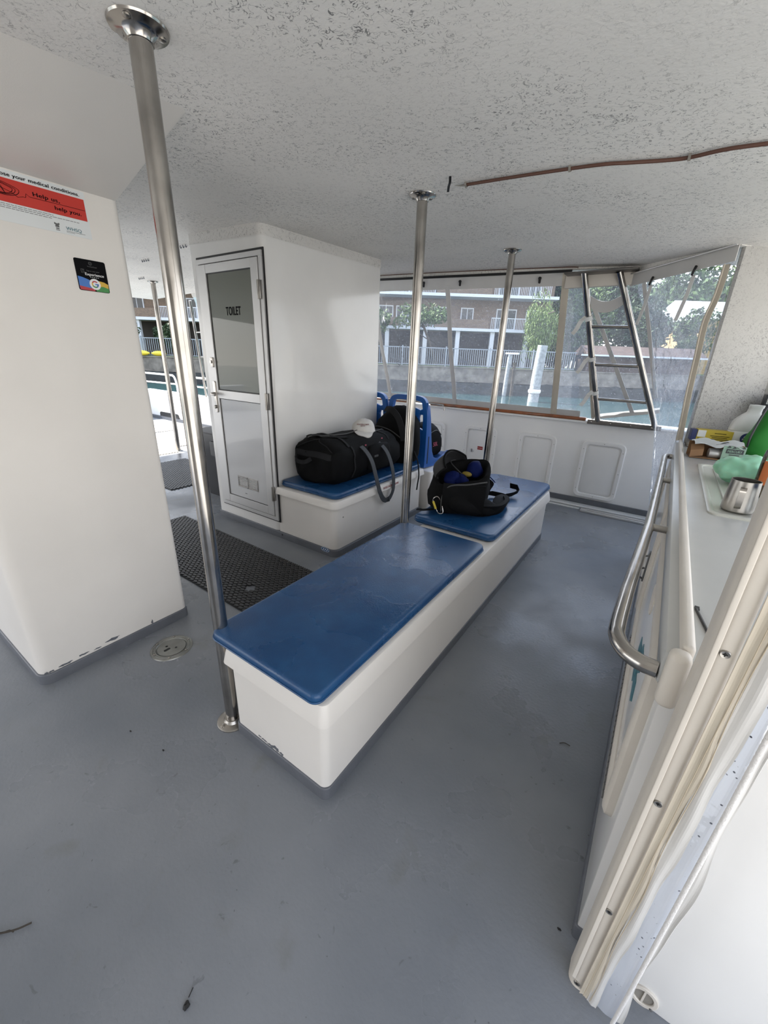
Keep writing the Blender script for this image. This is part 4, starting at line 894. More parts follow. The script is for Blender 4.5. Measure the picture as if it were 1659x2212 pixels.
# ================================================================== GALLEY
gl = thing('galley_counter', (.55, 2.1, 0), 'glossy white galley counter running along the right side with moulded doors and worktop', 'counter')
b = NB(); box(b, .118, .975, .80, 3.46, 0, .87, .004); box(b, .103, .13, .785, 3.46, .862, .937, .006); part('body', b, 'white_gloss', gl)
b = NB(); box(b, .100, .975, .785, 3.46, .868, .938, .004); part('worktop', b, 'counter', gl)
b = NB(); prism(b, rr_pts(.121, .141, .785, 3.46, .008), .925, .962, .008, seg=4); part('fiddle_rail', b, 'cream', gl)
b = NB(); box(b, .104, .139, .757, .793, .835, .955, .014, 4); part('fiddle_end_cap', b, 'cream', gl)
b = NB(); prism(b, rr_pts(.112, .975, .795, 3.465, .01), 0, .05, .005); part('kick_strip', b, 'kick', gl)
def gdoor(y0, y1, z0, z1):
    b = NB(); frame(b, rr_pts(y0, y1, z0, z1, .06, 6), rr_pts(y0+.06, y1-.06, z0+.06, z1-.06, .04, 6), 0, .022, lambda a, c, h: Vector((.118-h, a, c)))
    dd = part('door', b, 'cream', gl)
    b = NB(); prism(b, rr_pts(y0+.055, y1-.055, z0+.055, z1-.055, .04, 6), .002, .012, .003, fn=lambda a, c, h: Vector((.118-h, a, c))); part('door_panel', b, 'white_gloss', dd)
    return dd
gd = gdoor(.86, 1.98, .36, .855)
b = NB()
for k in range(34): box(b, .092, .097, .92+k*.024, .937+k*.024, .372, .380)
part('piano_hinge', b, 'grey_ink', gd)
b = NB(); prism(b, [(1.42+.07*math.cos(2*PI*k/24), .72+.045*math.sin(2*PI*k/24)) for k in range(24)], .0, .003, fn=lambda a, c, h: Vector((.106-h, a, c))); part('oval_plate', b, 'cream', gd)
b = NB()
for k, (a, c) in enumerate(((1.16, .56), (1.24, .60), (1.32, .58), (1.28, .54), (1.20, .63))): prism(b, [(a+.05*math.cos(2*PI*i/10)*(1+.3*(i % 2)), c+.028*math.sin(2*PI*i/10)*(1+.3*(i % 2))) for i in range(10)], 0, .002, fn=lambda a_, c_, h: Vector((.106-h, a_, c_)))
part('green_logo', b, 'teal_ink', gd)
gd2 = gdoor(2.06, 3.30, .30, .855)
b = NB(); tube(b, [(.095, 2.22, .55), (.075, 2.22, .54), (.075, 2.22, .43), (.095, 2.22, .42)], .006, 8); box(b, .093, .100, 2.205, 2.235, .41, .57, .002); tube(b, [(.09, 2.22, .48), (.06, 2.20, .47)], .005, 8); part('door_latch', b, 'grey_ink', gd2)
# handrail
hr = thing('galley_handrail', (.06, 2.0, .88), 'bent stainless handrail standing off the front of the galley counter', 'handrail')
pth = smooth_path([(.100, .80, .885), (.072, .805, .884), (.045, .825, .883), (.026, .865, .882), (.021, .92, .88), (.024, 1.10, .88)], 8)+[Vector((.045, 1.66, .88)), Vector((.055, 2.46, .88)), Vector((.060, 3.10, .88))]+smooth_path([(.061, 3.14, .88), (.066, 3.175, .88), (.082, 3.19, .88), (.104, 3.19, .88)], 5)
b = NB(); tube(b, pth, .0165, 20); part('rail', b, 'steel', hr)
for y, x in ((1.66, .046), (2.46, .055)):
    b = NB(); tube(b, [(x, y, .88), (.104, y, .88)], .013, 16); part('bracket', b, 'steel_dull', hr)

# items on the worktop
ZC = .938
b = NB(); o_ = rr_pts(.205, .66, 1.76, 2.72, .03, 5); i_ = rr_pts(.225, .64, 1.79, 2.69, .03, 5)
frame(b, o_, i_, 0, .008, lambda a, c, h: Vector((a, c, ZC+h)))
tr = thing('drainer_tray', (.43, 2.24, ZC), 'cream moulded draining tray set on the worktop under the steel jug', 'tray'); part('rim', b, 'tray', tr)
b = NB(); prism(b, rr_pts(.222, .645, 1.785, 2.695, .03, 5), 0, .003, fn=lambda a, c, h: Vector((a, c, ZC+h))); bs = part('base', b, 'tray', tr)
b = NB()
for k in range(4): box(b, .265+k*.09, .273+k*.09, 1.86, 2.62, ZC+.003, ZC+.008, .002)
part('drain_rib', b, 'tray', tr)
# steel jug
jg = thing('steel_jug', (.292, 1.86, ZC+.008), 'brushed stainless steel milk jug with a strap handle standing on the tray', 'jug')
b = NB(); jc = (.292, 1.86, ZC+.008); lathe(b, [(.010, 0), (.046, 0), (.048, .003), (.047, .03), (.043, .10), (.0425, .112), (.040, .112), (.041, .08), (.044, .01), (.01, .006)], jc, 40, cap=False); part('body', b, 'steel_dull', jg)
b = NB(); hdv = Vector((-.15, -.99, 0)).normalized(); j0 = Vector(jc)
tube(b, smooth_path([j0+hdv*.042+Vector((0, 0, .092)), j0+hdv*.062+Vector((0, 0, .090)), j0+hdv*.066+Vector((0, 0, .075)), j0+hdv*.064+Vector((0, 0, .03)), j0+hdv*.048+Vector((0, 0, .018))], 6), .01, 8, flat=(.018, .003, (1, 0, 0))); part('handle', b, 'steel', jg)
# water bottle crumpled
wb_ = thing('water_bottle', (.365, 1.80, ZC+.008), 'crumpled clear plastic water bottle with a blue label beside the steel jug', 'bottle')
prof = [(.005, .004), (.026, 0), (.034, .008), (.035, .03), (.031, .04), (.035, .05), (.034, .10), (.031, .112), (.034, .125), (.034, .17), (.026, .195), (.014, .215), (.013, .232)]
b = NB(); lathe(b, prof, (0, 0, 0), 28); wobble(b, .006, 40, 3)
TL = Matrix.Translation((.365, 1.80, ZC+.010)) @ Matrix.Rotation(math.radians(7), 4, 'Y'); b.transform(TL); part('shell', b, 'bottle', wb_, 60)
b = NB(); lathe(b, [(.0358, .085), (.0362, .10), (.0330, .113), (.0360, .125), (.0360, .165)], (0, 0, 0), 28, cap=False); b.transform(TL); part('wrap_label', b, 'petlabel', wb_)
b = NB(); lathe(b, [(.015, .218), (.015, .234), (.012, .237)], (0, 0, 0), 20); b.transform(TL); part('screw_cap', b, 'petlabel', wb_)
b = NB(); 
for k in range(5): box(b, -.012, .012, -.0372, -.0366, .128+k*.008, .131+k*.008)
b.transform(TL @ Matrix.Rotation(-.25, 4, 'Z')); part('label_print', b, 'white_ink', wb_, None)
# glass bottle with amber liquid
gb = thing('glass_bottle', (.405, 2.17, ZC+.008), 'clear glass bottle half full of amber liquid with an orange label', 'bottle'); gc = (.405, 2.17, ZC+.006)
b = NB(); lathe(b, [(.01, 0), (.041, 0), (.043, .006), (.043, .155), (.040, .18), (.028, .21), (.016, .235), (.0145, .30)], gc, 32); part('shell', b, 'bottle_glass', gb)
b = NB(); lathe(b, [(.01, .004), (.039, .004), (.0405, .010), (.0405, .135)], gc, 32); part('liquid', b, 'amber', gb)
b = NB(); n = 20; rows = [[Vector((gc[0]+.0438*math.cos(a), gc[1]+.0438*math.sin(a), gc[2]+z)) for a in [math.radians(215+130*i/n) for i in range(n+1)]] for z in (.05, .145)]; sheet(b, rows); part('front_label', b, 'orange', gb, None)
b = NB(); lathe(b, [(.016, .295), (.016, .315), (.012, .318)], gc, 20); part('screw_cap', b, 'darkbox', gb)
# mint film ball
b = NB(); bmesh.ops.create_icosphere(b, subdivisions=5, radius=1, matrix=Matrix.Translation((.345, 2.36, ZC+.064)) @ Matrix.Diagonal((.098, .115, .062, 1))); wobble(b, .035, 11, 3); wobble(b, .012, 32, 1)
for v in b.verts: v.co.z = max(ZC+.009, v.co.z)
solo('plastic_bag', b, 'mint', 'crumpled pale mint green plastic bag lying on the cream tray', 'bag', smooth=80)
# opened carton
ct = thing('opened_carton', (.31, 2.98, ZC), 'torn open sage green drinks carton lying on its side on the worktop', 'carton')
rot = Matrix.Translation((.17, 2.90, ZC+.003)) @ Matrix.Rotation(math.radians(7), 4, 'Z') @ Matrix.Diagonal((.92, 1, .80, 1))
def cbx(bm, *a, **k): box(bm, *a, mtx=rot, **k)
b = NB(); cbx(b, 0, .26, 0, .11, 0, .004); cbx(b, .255, .26, 0, .11, 0, .105); cbx(b, 0, .26, .106, .11, 0, .10); part('tray_card', b, 'kraft', ct)
b = NB(); cbx(b, .155, .262, -.004, .0, 0, .105); cbx(b, .262, .265, -.004, .112, 0, .105); part('side_panel', b, 'sage', ct)
b = NB(); rows = [[rot @ Vector((.01+.255*i/12, -.004+.12*j/5-.012*(1-j/5)*math.sin(i*1.4), .098+.012*math.sin(i*.9+j)+.004*j)) for i in range(13)] for j in range(6)]; sheet(b, rows, .002); part('torn_lid', b, 'pale', ct)
b = NB(); tl_ = [rot @ Vector(p) for p in ((.0, .0, .004), (.0, .01, .05), (.0, .05, .085), (.0, .10, .07))]
loft(b, [[p for p in tl_], [p+Vector((.06, .012, .012)) for p in tl_]], cap=False, close=False); part('folded_flap', b, 'kraft', ct)
t = text_bm('MERCURY', .07, .016, bold=.025); t.transform(rot @ Matrix.Translation((.178, -.0062, .062)) @ Matrix.Rotation(PI/2, 4, 'X')); 
b = NB(); cbx(b, .172, .256, -.0058, -.0042, .055, .085); bl = part('brand_block', b, 'darkbox', ct); part('lettering', t, 'sage', bl, None)
b = NB(); cbx(b, .19, .24, -.0058, -.0042, .042, .048); cbx(b, .20, .23, -.0058, -.0042, .030, .033)
for (px, pz) in ((.17, .015), (.25, .098), (.245, .02), (.18, .098), (.205, .095)):
    prism(b, [(px-.010, pz-.006), (px+.012, pz-.003), (px+.002, pz+.010)], .0042, .0058, fn=lambda a, c, h: rot @ Vector((a, -h, c)))
part('printed_pattern', b, 'darkbox', ct)
b = NB(); rows = [[rot @ Vector((.12+.03*i, .02+.03*j, .112+.012*math.sin((.12+.03*i-.01)/.255*12*.9+.5))) for i in range(3)] for j in (0, 1)]; sheet(b, rows, .001); part('printed_mark', b, 'darkbox', ct, None)
b = NB(); lathe(b, [(.005, 0), (.031, 0), (.033, .005), (.033, .085), (.028, .093), (.005, .093)], (0, 0, 0), 24)
b.transform(rot @ Matrix.Translation((.10, .05, .036)) @ Matrix.Rotation(PI/2, 4, 'Y') @ Matrix.Rotation(.2, 4, 'Z'))
cn = solo('drink_can', b, 'alu', 'pale grey drinks can lying inside the torn sage carton', 'can')
# grey cloth
b = NB(); bmesh.ops.create_cube(b, size=1); bmesh.ops.subdivide_edges(b, edges=b.edges[:], cuts=9, use_grid_fill=True)
for v in b.verts: v.co = Vector((.25+v.co.x*.18, 3.37+v.co.y*.14, ZC+.017+v.co.z*.034))
wobble(b, .010, 14, 5)
for v in b.verts: v.co.z = max(ZC+.001, v.co.z); v.co.y = min(v.co.y, 3.45)
solo('folded_cloth', b, 'cloth', 'folded grey brown cloth under the yellow box at the back of the worktop', 'cloth', smooth=70)
# yellow box
yb = thing('yellow_box', (.27, 3.36, ZC+.04), 'small yellow carton with a dark blue end lying on the folded cloth', 'carton')
rot2 = Matrix.Translation((.17, 3.31, ZC+.042)) @ Matrix.Rotation(math.radians(8), 4, 'Z')
b = NB(); box(b, .03, .215, 0, .07, 0, .075, .001, 1, mtx=rot2); part('carton', b, 'ybox', yb)
b = NB(); box(b, 0, .03, .004, .07, .004, .072, .001, 1, mtx=rot2); part('end_flap', b, 'bluecap', yb)
b = NB(); box(b, .032, .075, -.0012, 0, .030, .072, mtx=rot2); part('white_patch', b, 'sign_white', yb)
b = NB()
for k, (w_, z) in enumerate(((.06, .056), (.10, .040), (.08, .030), (.10, .020), (.05, .010))): box(b, .15-w_/2, .15+w_/2, -.0012, 0, z, z+.003, mtx=rot2)
for k in range(3): box(b, .038+k*.012, .046+k*.012, -.0014, 0, .008, .022, mtx=rot2)
part('printed_text', b, 'ink', yb, None)
# white jug
wj = thing('detergent_jug', (.425, 3.40, ZC), 'white ribbed plastic jug with a dark round label behind the torn carton', 'jug')
b = NB(); rings = []
for z, s in ((0, .90), (.004, .97), (.02, 1), (.045, 1), (.05, .95), (.055, 1), (.12, 1), (.125, .94), (.13, 1), (.18, .97), (.205, .80), (.225, .60), (.24, .42), (.265, .40), (.27, .43), (.285, .43), (.287, .1)):
    rings.append(sup((.425+.03*(z/.28), 3.40, ZC+z), (1, 0, 0), (0, 1, 0), .085*s, .055*s, 4, 32))
loft(b, rings); wobble(b, .002, 20, 3)
part('body', b, 'jug', wj, 40)
b = NB(); prism(b, [(.455+.036*math.cos(2*PI*k/28), ZC+.085+.034*math.sin(2*PI*k/28)) for k in range(28)], 0, .0015, fn=YF(3.344)); jl = part('round_label', b, 'bluecap', wj)
t = place_text(text_bm('ALKA', .044, .012, bold=.025), (.434, 3.3420, ZC+.088), (1, 0, 0), (0, 0, 1)); part('lettering', t, 'white_ink', jl, None)
t = place_text(text_bm('POWER', .050, .011, bold=.025), (.431, 3.3420, ZC+.073), (1, 0, 0), (0, 0, 1)); part('lettering', t, 'white_ink', jl, None)
# black box behind, green bag
bk = thing('dark_carton', (.60, 3.52, ZC), 'tall dark carton with a white barcode standing behind the white jug', 'carton')
b = NB(); box(b, .495, .70, 3.50, 3.60, ZC, ZC+.345, .003); part('carton', b, 'darkbox', bk)
b = NB(); box(b, .505, .535, 3.4985, 3.50, ZC+.29, ZC+.332); bc = part('barcode_patch', b, 'sign_white', bk)
b = NB()
for k in range(7): box(b, .507, .533, 3.4978, 3.4986, ZC+.293+k*.0055, ZC+.2955+k*.0055)
part('barcode', b, 'ink', bc)
b = NB(); rings = []
for z, sx_, sy_, dx in ((0, .6, .9, 0), (.006, .95, 1.05, 0), (.05, 1.12, 1.1, -.005), (.12, 1.1, 1.0, .0), (.20, .98, .85, .01), (.28, .88, .6, .02), (.34, .82, .4, .03), (.375, .80, .25, .035), (.38, .78, .1, .035)):
    rings.append(sup((.545+dx, 3.20, ZC+.001+z), (1, 0, 0), (0, 1, 0), .105*sx_, .10*sy_, 2.6, 36))
loft(b, rings); wobble(b, .022, 9, 5); wobble(b, .007, 26, 2)
for v in b.verts: v.co.z = max(ZC+.001, v.co.z)
gbg = thing('green_bag', (.55, 3.2, ZC), 'bulging bright green cloth bag at the right end of the worktop', 'bag'); part('body', b, 'green', gbg, 80)
b = NB(); tube(b, smooth_path([(.45, 3.14, ZC+.02), (.435, 3.12, ZC+.10), (.45, 3.13, ZC+.22), (.475, 3.15, ZC+.33)], 6), .006, 8); part('dark_seam', b, 'darkbox', gbg)
# scratches and slit on worktop near the post
b = NB(); tube(b, [(.150, .985, ZC+.003), (.172, .870, ZC+.003)], .003, 6); box(b, .148, .156, .983, .998, ZC, ZC+.004)
solo('black_strip', b, 'black', 'short thin black strip on the worktop beside the near post', 'strip')

# ================================================================== NEAR POST + ROLLED CURTAIN
ps = thing('post_panel', (.15, .72, 0), 'cream fibreglass post panel with four screws at the near end of the galley', 'post')
PX = lambda z: .0145*min(z, 1.0)+.004*max(0, z-1)          # the post leans slightly outboard
def lean_x(bm):
    for v in bm.verts: v.co.x += PX(v.co.z)
b = NB(); pp = rr_pts(.122, .160, .700, .755, [.005, .005, .02, .012], 6)
loft(b, [[Vector((p[0]+PX(z), p[1], z)) for p in pp] for z in (.001, .5, 1.0, 1.5, cz(.15, .72))]); part('panel', b, 'cream', ps)
b = NB(); pp = rr_pts(.1255, .1345, .6965, .70, .002, 3); loft(b, [[Vector((p[0]+PX(z), p[1], z)) for p in pp] for z in (.04, 1.0, cz(.15, .72))]); part('edge_bead', b, 'cream', ps)
for z in (.022, .33, .68, 1.02, 1.37, 1.72):
    b = NB(); lathe(b, [(.0072, 0), (.0062, .002), (.002, .001)], (.1405+PX(z)*1.15, .6995, z), 16, (0, -1, 0)); sw = part('screw', b, 'steel_dull', ps)
    b = NB(); box(b, .1405+PX(z)*1.15-.003, .1405+PX(z)*1.15+.003, .6972, .6978, z-.0007, z+.0007); box(b, .1405+PX(z)*1.15-.0007, .1405+PX(z)*1.15+.0007, .6972, .6978, z-.003, z+.003); part('screw_slot', b, 'black', sw)
cu = thing('rolled_curtain', (.20, .69, 0), 'gathered clear vinyl curtain with cream hems hanging beside the near post', 'curtain')
def strip(bm, b0, b1, t0, t1, y, amp, ph, n=9, zt=2.0, z0=.012, freq=11, e0=0.0, e1=0.0, th=.0015, fold=.003):
    rows = []
    for k in range(90):
        z = z0+(zt-z0)*k/89; q = min(z, 1.1)/.88; row = []
        w0 = b0+(t0-b0)*q+e0*math.sin(z*freq+ph); w1 = b1+(t1-b1)*q+e1*(math.sin(z*freq*1.3+ph)+.5*math.sin(z*freq*2.9))
        for i in range(n):
            t = i/(n-1); row.append(Vector((w0+(w1-w0)*t, y+amp*math.sin(t*PI*2.2+ph)+fold*math.sin(z*freq*1.3+ph+t*3)*t, z)))
        rows.append(row)
    sheet(bm, rows, th)
b = NB(); strip(b, .150, .172, .168, .191, .690, .002, 0, e1=.0028, freq=14); part('inner_hem', b, 'yellow_tape', cu, None, label='aged cream inner hem')
b = NB(); tube(b, [(.157+.023*min(z, 1.1)/.88, .6868, z) for z in (.02, .5, .9, 1.1, 2.0)], .0008, 5); tube(b, [(.170+.018*min(z, 1.1)/.88+.0022*math.sin(z*18), .6855, z) for z in [.02+k*.02 for k in range(95)]], .0008, 5); part('stitched_seam', b, 'seam', cu, None)
b = NB(); strip(b, .166, .184, .188, .214, .6865, .002, 1.3, e1=.0012, freq=16); part('stitched_hem', b, 'tape', cu, None)
b = NB(); strip(b, .180, .224, .211, .236, .690, .002, .8, freq=7, th=0); part('clear_strip', b, 'vinyl_drop', cu, None, label='clear strip with water droplets')
b = NB(); strip(b, .221, .236, .233, .250, .694, .002, 2.1, e1=.0038, freq=9, fold=.004); part('outer_hem', b, 'tape', cu, None, label='wavy cream outer hem')
b = NB(); pr_ = smooth_path([(.2205, .680, .012), (.2225, .680, .12), (.2245, .680, .28), (.2265, .680, .45), (.2285, .680, .62), (.2305, .680, .8), (.2335, .680, 1.1), (.2335, .680, 1.5), (.2335, .680, 2.0)], 60)
tube(b, pr_, .0040, 12, rs=[.0036+.0006*abs(math.sin(k*1.3)) for k in range(len(pr_))])
solo('hanging_rope', b, 'rope', 'thick white braided rope hanging down over the rolled clear curtain', 'rope')
# galley end wall (white, outboard of the curtain)
b = NB(); box(b, .175, 1.1, .765, .784, 0, .93, .004); struct('wall_galley_end', b, 'hull')
rgx = thing('recessed_ring', (.275, .765, .04), 'cream oval ring fitting low on the white wall right of the curtain', 'fitting')
b = NB(); c_ = Vector((.274, .765, .032)); frame(b, [(c_.x+.030*math.cos(2*PI*k/32), c_.z+.034*math.sin(2*PI*k/32)) for k in range(32)], [(c_.x+.020*math.cos(2*PI*k/32), c_.z+.023*math.sin(2*PI*k/32)) for k in range(32)], 0, .005, YF(.765)); part('ring', b, 'cream', rgx)
b = NB(); prism(b, [(c_.x+.020*math.cos(2*PI*k/24), c_.z+.023*math.sin(2*PI*k/24)) for k in range(24)], 0, .001, fn=YF(.765)); part('cup', b, 'cloth', rgx)
b = NB(); box(b, c_.x-.002, c_.x+.002, .761, .764, c_.z-.022, c_.z+.022); part('bar', b, 'cream', rgx)
b = NB(); lathe(b, [(.004, 0), (.003, .002)], (c_.x+.020, .760, c_.z-.022), 10, (0, -1, 0)); part('screw', b, 'grey_ink', rgx)

# ================================================================== SIGNS ON THE LEFT COLUMN (plane x = -2.0, u = +y)
XS = -1.9995
def sx_box(bm, y0, y1, z0, z1, x=XS, d=.001): box(bm, x, x+d, y0, y1, z0, z1)
def sign_text(txt, y_right, z, w_, h, m, parent, bold=.008, x=XS+.0022, left=False):
    t = text_bm(txt, w_, h, depth=.0004, bold=bold); return part('lettering', place_text(t, (x, y_right if left else y_right-w_, z), (0, 1, 0), (0, 0, 1)), m, parent, None)
ms = thing('medical_poster', (-2.0, .58, 1.81), 'white and red poster about medical conditions at the top of the left column', 'poster')
b = NB(); sx_box(b, .315, .860, 1.812, 1.9640); sheet_p = part('sheet', b, 'sign_white', ms)
b = NB(); sx_box(b, .315, .855, 1.870, 1.9395, XS+.001); part('red_band', b, 'red', ms)
sign_text('Disclose your medical conditions.', .843, 1.9465, .268, .0105, 'ink', ms, .022)
sign_text('Help us,', .774, 1.9080, .079, .0118, 'ink', ms, .022)
sign_text('help you.', .838, 1.8835, .084, .0118, 'ink', ms, .022)
b = NB()
for zz, xr in ((1.8635, .745), (1.858, .826), (1.8525, .74)):
    y = .33
    while y < xr:
        L_ = random.uniform(.006, .014); sx_box(b, y, min(xr, y+L_), zz, zz+.0016, XS+.001, .0006); y += L_+.0022
part('small_print', b, 'grey_ink', ms, None)
b = NB(); yy = [Vector((XS+.0026, y, z)) for y, z in ((.50, 1.905), (.60, 1.912), (.635, 1.902), (.65, 1.892), (.665, 1.897), (.672, 1.897), (.675, 1.909), (.684, 1.902), (.75, 1.903), (.853, 1.904))]
tube(b, yy, .0008, 4)
for rr_, k in ((1.0, 0), (.86, 1), (.75, 2)):
    tube(b, [Vector((XS+.0026, .585+.072*rr_*math.cos(a), 1.912+.020*rr_*math.sin(a)-.004*abs(math.sin(2*a)))) for a in [2*PI*i/30 for i in range(30)]], .0009, 4, closed=True)
tube(b, [Vector((XS+.0026, .600, 1.925)), Vector((XS+.0026, .618, 1.893)), Vector((XS+.0026, .606, 1.922)), Vector((XS+.0026, .585, 1.894)), Vector((XS+.0026, .600, 1.925))], .0009, 4)
part('goggles_drawing', b, 'ink', ms, None, label='black line drawing of diving goggles')
sign_text('WHSQ', .827, 1.8270, .050, .0105, 'teal_ink', ms, .0)
b = NB(); sx_box(b, .777, .838, 1.8225, 1.8236, XS+.001, .0006); sx_box(b, .777, .803, 1.8190, 1.8198, XS+.001, .0006); part('rule', b, 'grey_ink', ms)
b = NB()
for (dy, dz, w_, h) in ((0, .012, .010, .006), (-.006, .014, .004, .006), (.006, .014, .004, .006), (0, .006, .012, .006), (0, .0, .010, .004), (0, -.004, .012, .002)): sx_box(b, .750+dy-w_/2, .750+dy+w_/2, 1.823+dz, 1.823+dz+h, XS+.001, .0006)
part('crest', b, 'grey_ink', ms)

rc = thing('review_card', (-2.0, .833, 1.63), 'black square plastic review card with a coloured round logo on the left column', 'card')
yc_, z0 = .7795, 1.6295; CW, CH = .108, .110
b = NB(); prism(b, rr_pts(yc_, yc_+CW, z0, z0+CH, .006, 4), 0, .0022, .0006, fn=XF(XS)); part('card', b, 'ink', rc, 20)
def wave(pts, m, nm): b_ = NB(); prism(b_, pts, 0, .0004, fn=XF(XS+.0022)); return part(nm, b_, m, rc, None)
A_ = lambda u, v: (yc_+u*CW, z0+v*CH)
wave([A_(.02, .08), A_(.04, .05), A_(.55, .05), A_(.62, .30), A_(.45, .33), A_(.30, .38), A_(.16, .42), A_(.02, .44)][::1], 'g_blue', 'blue_wave')
wave([A_(.5, .05), A_(.97, .05), A_(.98, .28), A_(.85, .34), A_(.70, .36), A_(.55, .34)], 'g_yel', 'yellow_wave')
b_ = NB(); prism(b_, [A_(.03, .02), A_(.55, .01), A_(.55, .08), A_(.35, .10), A_(.02, .14)], 0, .0008, fn=XF(XS+.0022)); part('red_wave', b_, 'g_red', rc, None)
b_ = NB(); prism(b_, [A_(.50, .01), A_(.97, .015), A_(.985, .14), A_(.80, .19), A_(.60, .17), A_(.50, .10)], 0, .0008, fn=XF(XS+.0022)); part('green_wave', b_, 'g_grn', rc, None)
gy, gz = yc_+.5*CW+.004, z0+.235*CH; gR = .0195
b_ = NB(); prism(b_, [(gy+gR*math.cos(2*PI*k/32), gz+gR*math.sin(2*PI*k/32)) for k in range(32)], 0, .0012, fn=XF(XS+.0022)); part('white_disc', b_, 'white_ink', rc)
def arc(a0, a1, m, nm):
    b_ = NB(); n = 12; o_ = [(gy+.0122*math.cos(math.radians(a0+(a1-a0)*k/n)), gz+.0122*math.sin(math.radians(a0+(a1-a0)*k/n))) for k in range(n+1)]; i_ = [(gy+.0080*math.cos(math.radians(a0+(a1-a0)*k/n)), gz+.0080*math.sin(math.radians(a0+(a1-a0)*k/n))) for k in range(n+1)]
    prism(b_, o_+i_[::-1], 0, .0004, fn=XF(XS+.0034)); return part(nm, b_, m, rc, None)
arc(40, 150, 'g_red', 'logo_arc'); arc(150, 210, 'g_yel', 'logo_arc'); arc(210, 310, 'g_grn', 'logo_arc'); arc(310, 360, 'g_blue', 'logo_arc')
b_ = NB(); prism(b_, [(gy, gz-.002), (gy+.0122, gz-.002), (gy+.0122, gz+.0023), (gy, gz+.0023)], 0, .0004, fn=XF(XS+.0034)); part('logo_bar', b_, 'g_blue', rc, None)
sign_text('Experience', yc_+.885*CW, z0+.50*CH, .066, .0092, 'white_ink', rc, .018, XS+.0024)
sign_text('Tap to rate your', yc_+.76*CW, z0+.63*CH, .046, .0040, 'grey_ink', rc, .0, XS+.0024)
sign_text('TourismGuest', yc_+.70*CW, z0+.77*CH, .034, .0036, 'grey_ink', rc, .0, XS+.0024)
sign_text('* * * * *', yc_+.70*CW, z0+.425*CH, .030, .0045, 'white_ink', rc, .018, XS+.0024)
b_ = NB(); tube(b_, [Vector((XS+.0026, yc_+.5*CW+.0055*math.cos(a), z0+.885*CH+.0055*math.sin(a))) for a in [2*PI*k/20 for k in range(20)]], .0005, 4, closed=True); tube(b_, [Vector((XS+.0026, yc_+.5*CW+.0028*math.cos(a), z0+.885*CH+.0028*math.sin(a))) for a in [2*PI*k/20 for k in range(20)]], .0004, 4, closed=True)
for (u0, u1, v0, v1) in ((.16, .26, .56, .57), (.16, .17, .56, .68), (.16, .27, .67, .68), (.20, .28, .60, .61), (.20, .26, .64, .65)): sx_box(b_, yc_+u0*CW, yc_+u1*CW, z0+v0*CH, z0+v1*CH, XS+.0022, .0005)
part('icon', b_, 'grey_ink', rc, None)

# ================================================================== CEILING CABLE, HOOKS
cb_ = thing('ceiling_cable', (-.5, 1.92, 2.05), 'brown cable clipped across the ceiling from the middle pole to the right', 'cable')
pc = [(-.93, 1.915), (-.675, 1.901), (-.409, 1.896), (-.30, 1.915), (-.20, 1.935), (-.13, 1.937), (-.03, 1.905), (.10, 1.90), (.4, 1.88), (.9, 1.86)]
b = NB(); tube(b, [Vector((p.x, p.y, cz(p.x, p.y)-.009)) for p in smooth_path([Vector((x, y, 0)) for x, y in pc], 6)], .0058, 10); part('sheath', b, 'cable', cb_)
b = NB(); tube(b, [Vector((-.985, 1.925, cz(-.985, 1.925)-.003)), Vector((-.955, 1.918, cz(-.955, 1.918)-.008)), Vector((-.93, 1.915, cz(-.93, 1.915)-.009))], .004, 8, rs=[.001, .003, .0045]); part('frayed_end', b, 'steel_dull', cb_)
for x, y in ((-.925, 1.915), (-.50, 1.898), (-.13, 1.937), (.3, 1.885)):
    b = NB(); z = cz(x, y); tube(b, [Vector((x, y-.010, z-.001)), Vector((x, y-.010, z-.012)), Vector((x, y, z-.018)), Vector((x, y+.010, z-.012)), Vector((x, y+.010, z-.001))], .004, 6, flat=(.008, .002, (1, 0, 0))); part('clip', b, 'cloth', cb_, None)
b = NB(); tube(b, smooth_path([Vector((-.955, 1.82, cz(-.955, 1.82)-.002)), Vector((-.965, 1.84, cz(-.96, 1.84)-.016)), Vector((-.985, 1.87, cz(-.98, 1.87)-.020)), Vector((-1.005, 1.905, cz(-1., 1.9)-.028))], 5), .004, 8, flat=(.010, .002, (1, .5, 0)))
solo('strap_scrap', b, 'black', 'short black strap end hanging from the ceiling beside the second pole', 'strap')
def hook(x, y, label, first=None):
    z = cz(x, y)
    if first: return dup(first, (x, y, z), label)
    h = thing('hook_rack', (x, y, z), label, 'hooks', 'small hook racks on the ceiling')
    b = NB()
    box(b, x-.07, x+.07, y-.006, y+.006, z-.003, z); part('rack_plate', b, 'ceiling', h)
    for k in range(4):
        xx = x-.06+.038*k; b = NB(); tube(b, smooth_path([(xx, y, z-.002), (xx, y, z-.016), (xx+.008, y, z-.024), (xx+.018, y, z-.015)], 4), .0035, 8); part('hook', b, 'kick', h)
    return h
h0 = hook(-5.75, 2.95, 'small dark hook rack on the ceiling left of the far pole head'); hook(-5.55, 3.22, 'small dark hook rack on the ceiling right of the far pole head', h0)
hook(-4.55, 2.40, 'small dark hook rack on the ceiling nearer than the far pole', h0); hook(-3.60, 2.22, 'small dark hook rack on the ceiling beside the near toilet wall', h0)

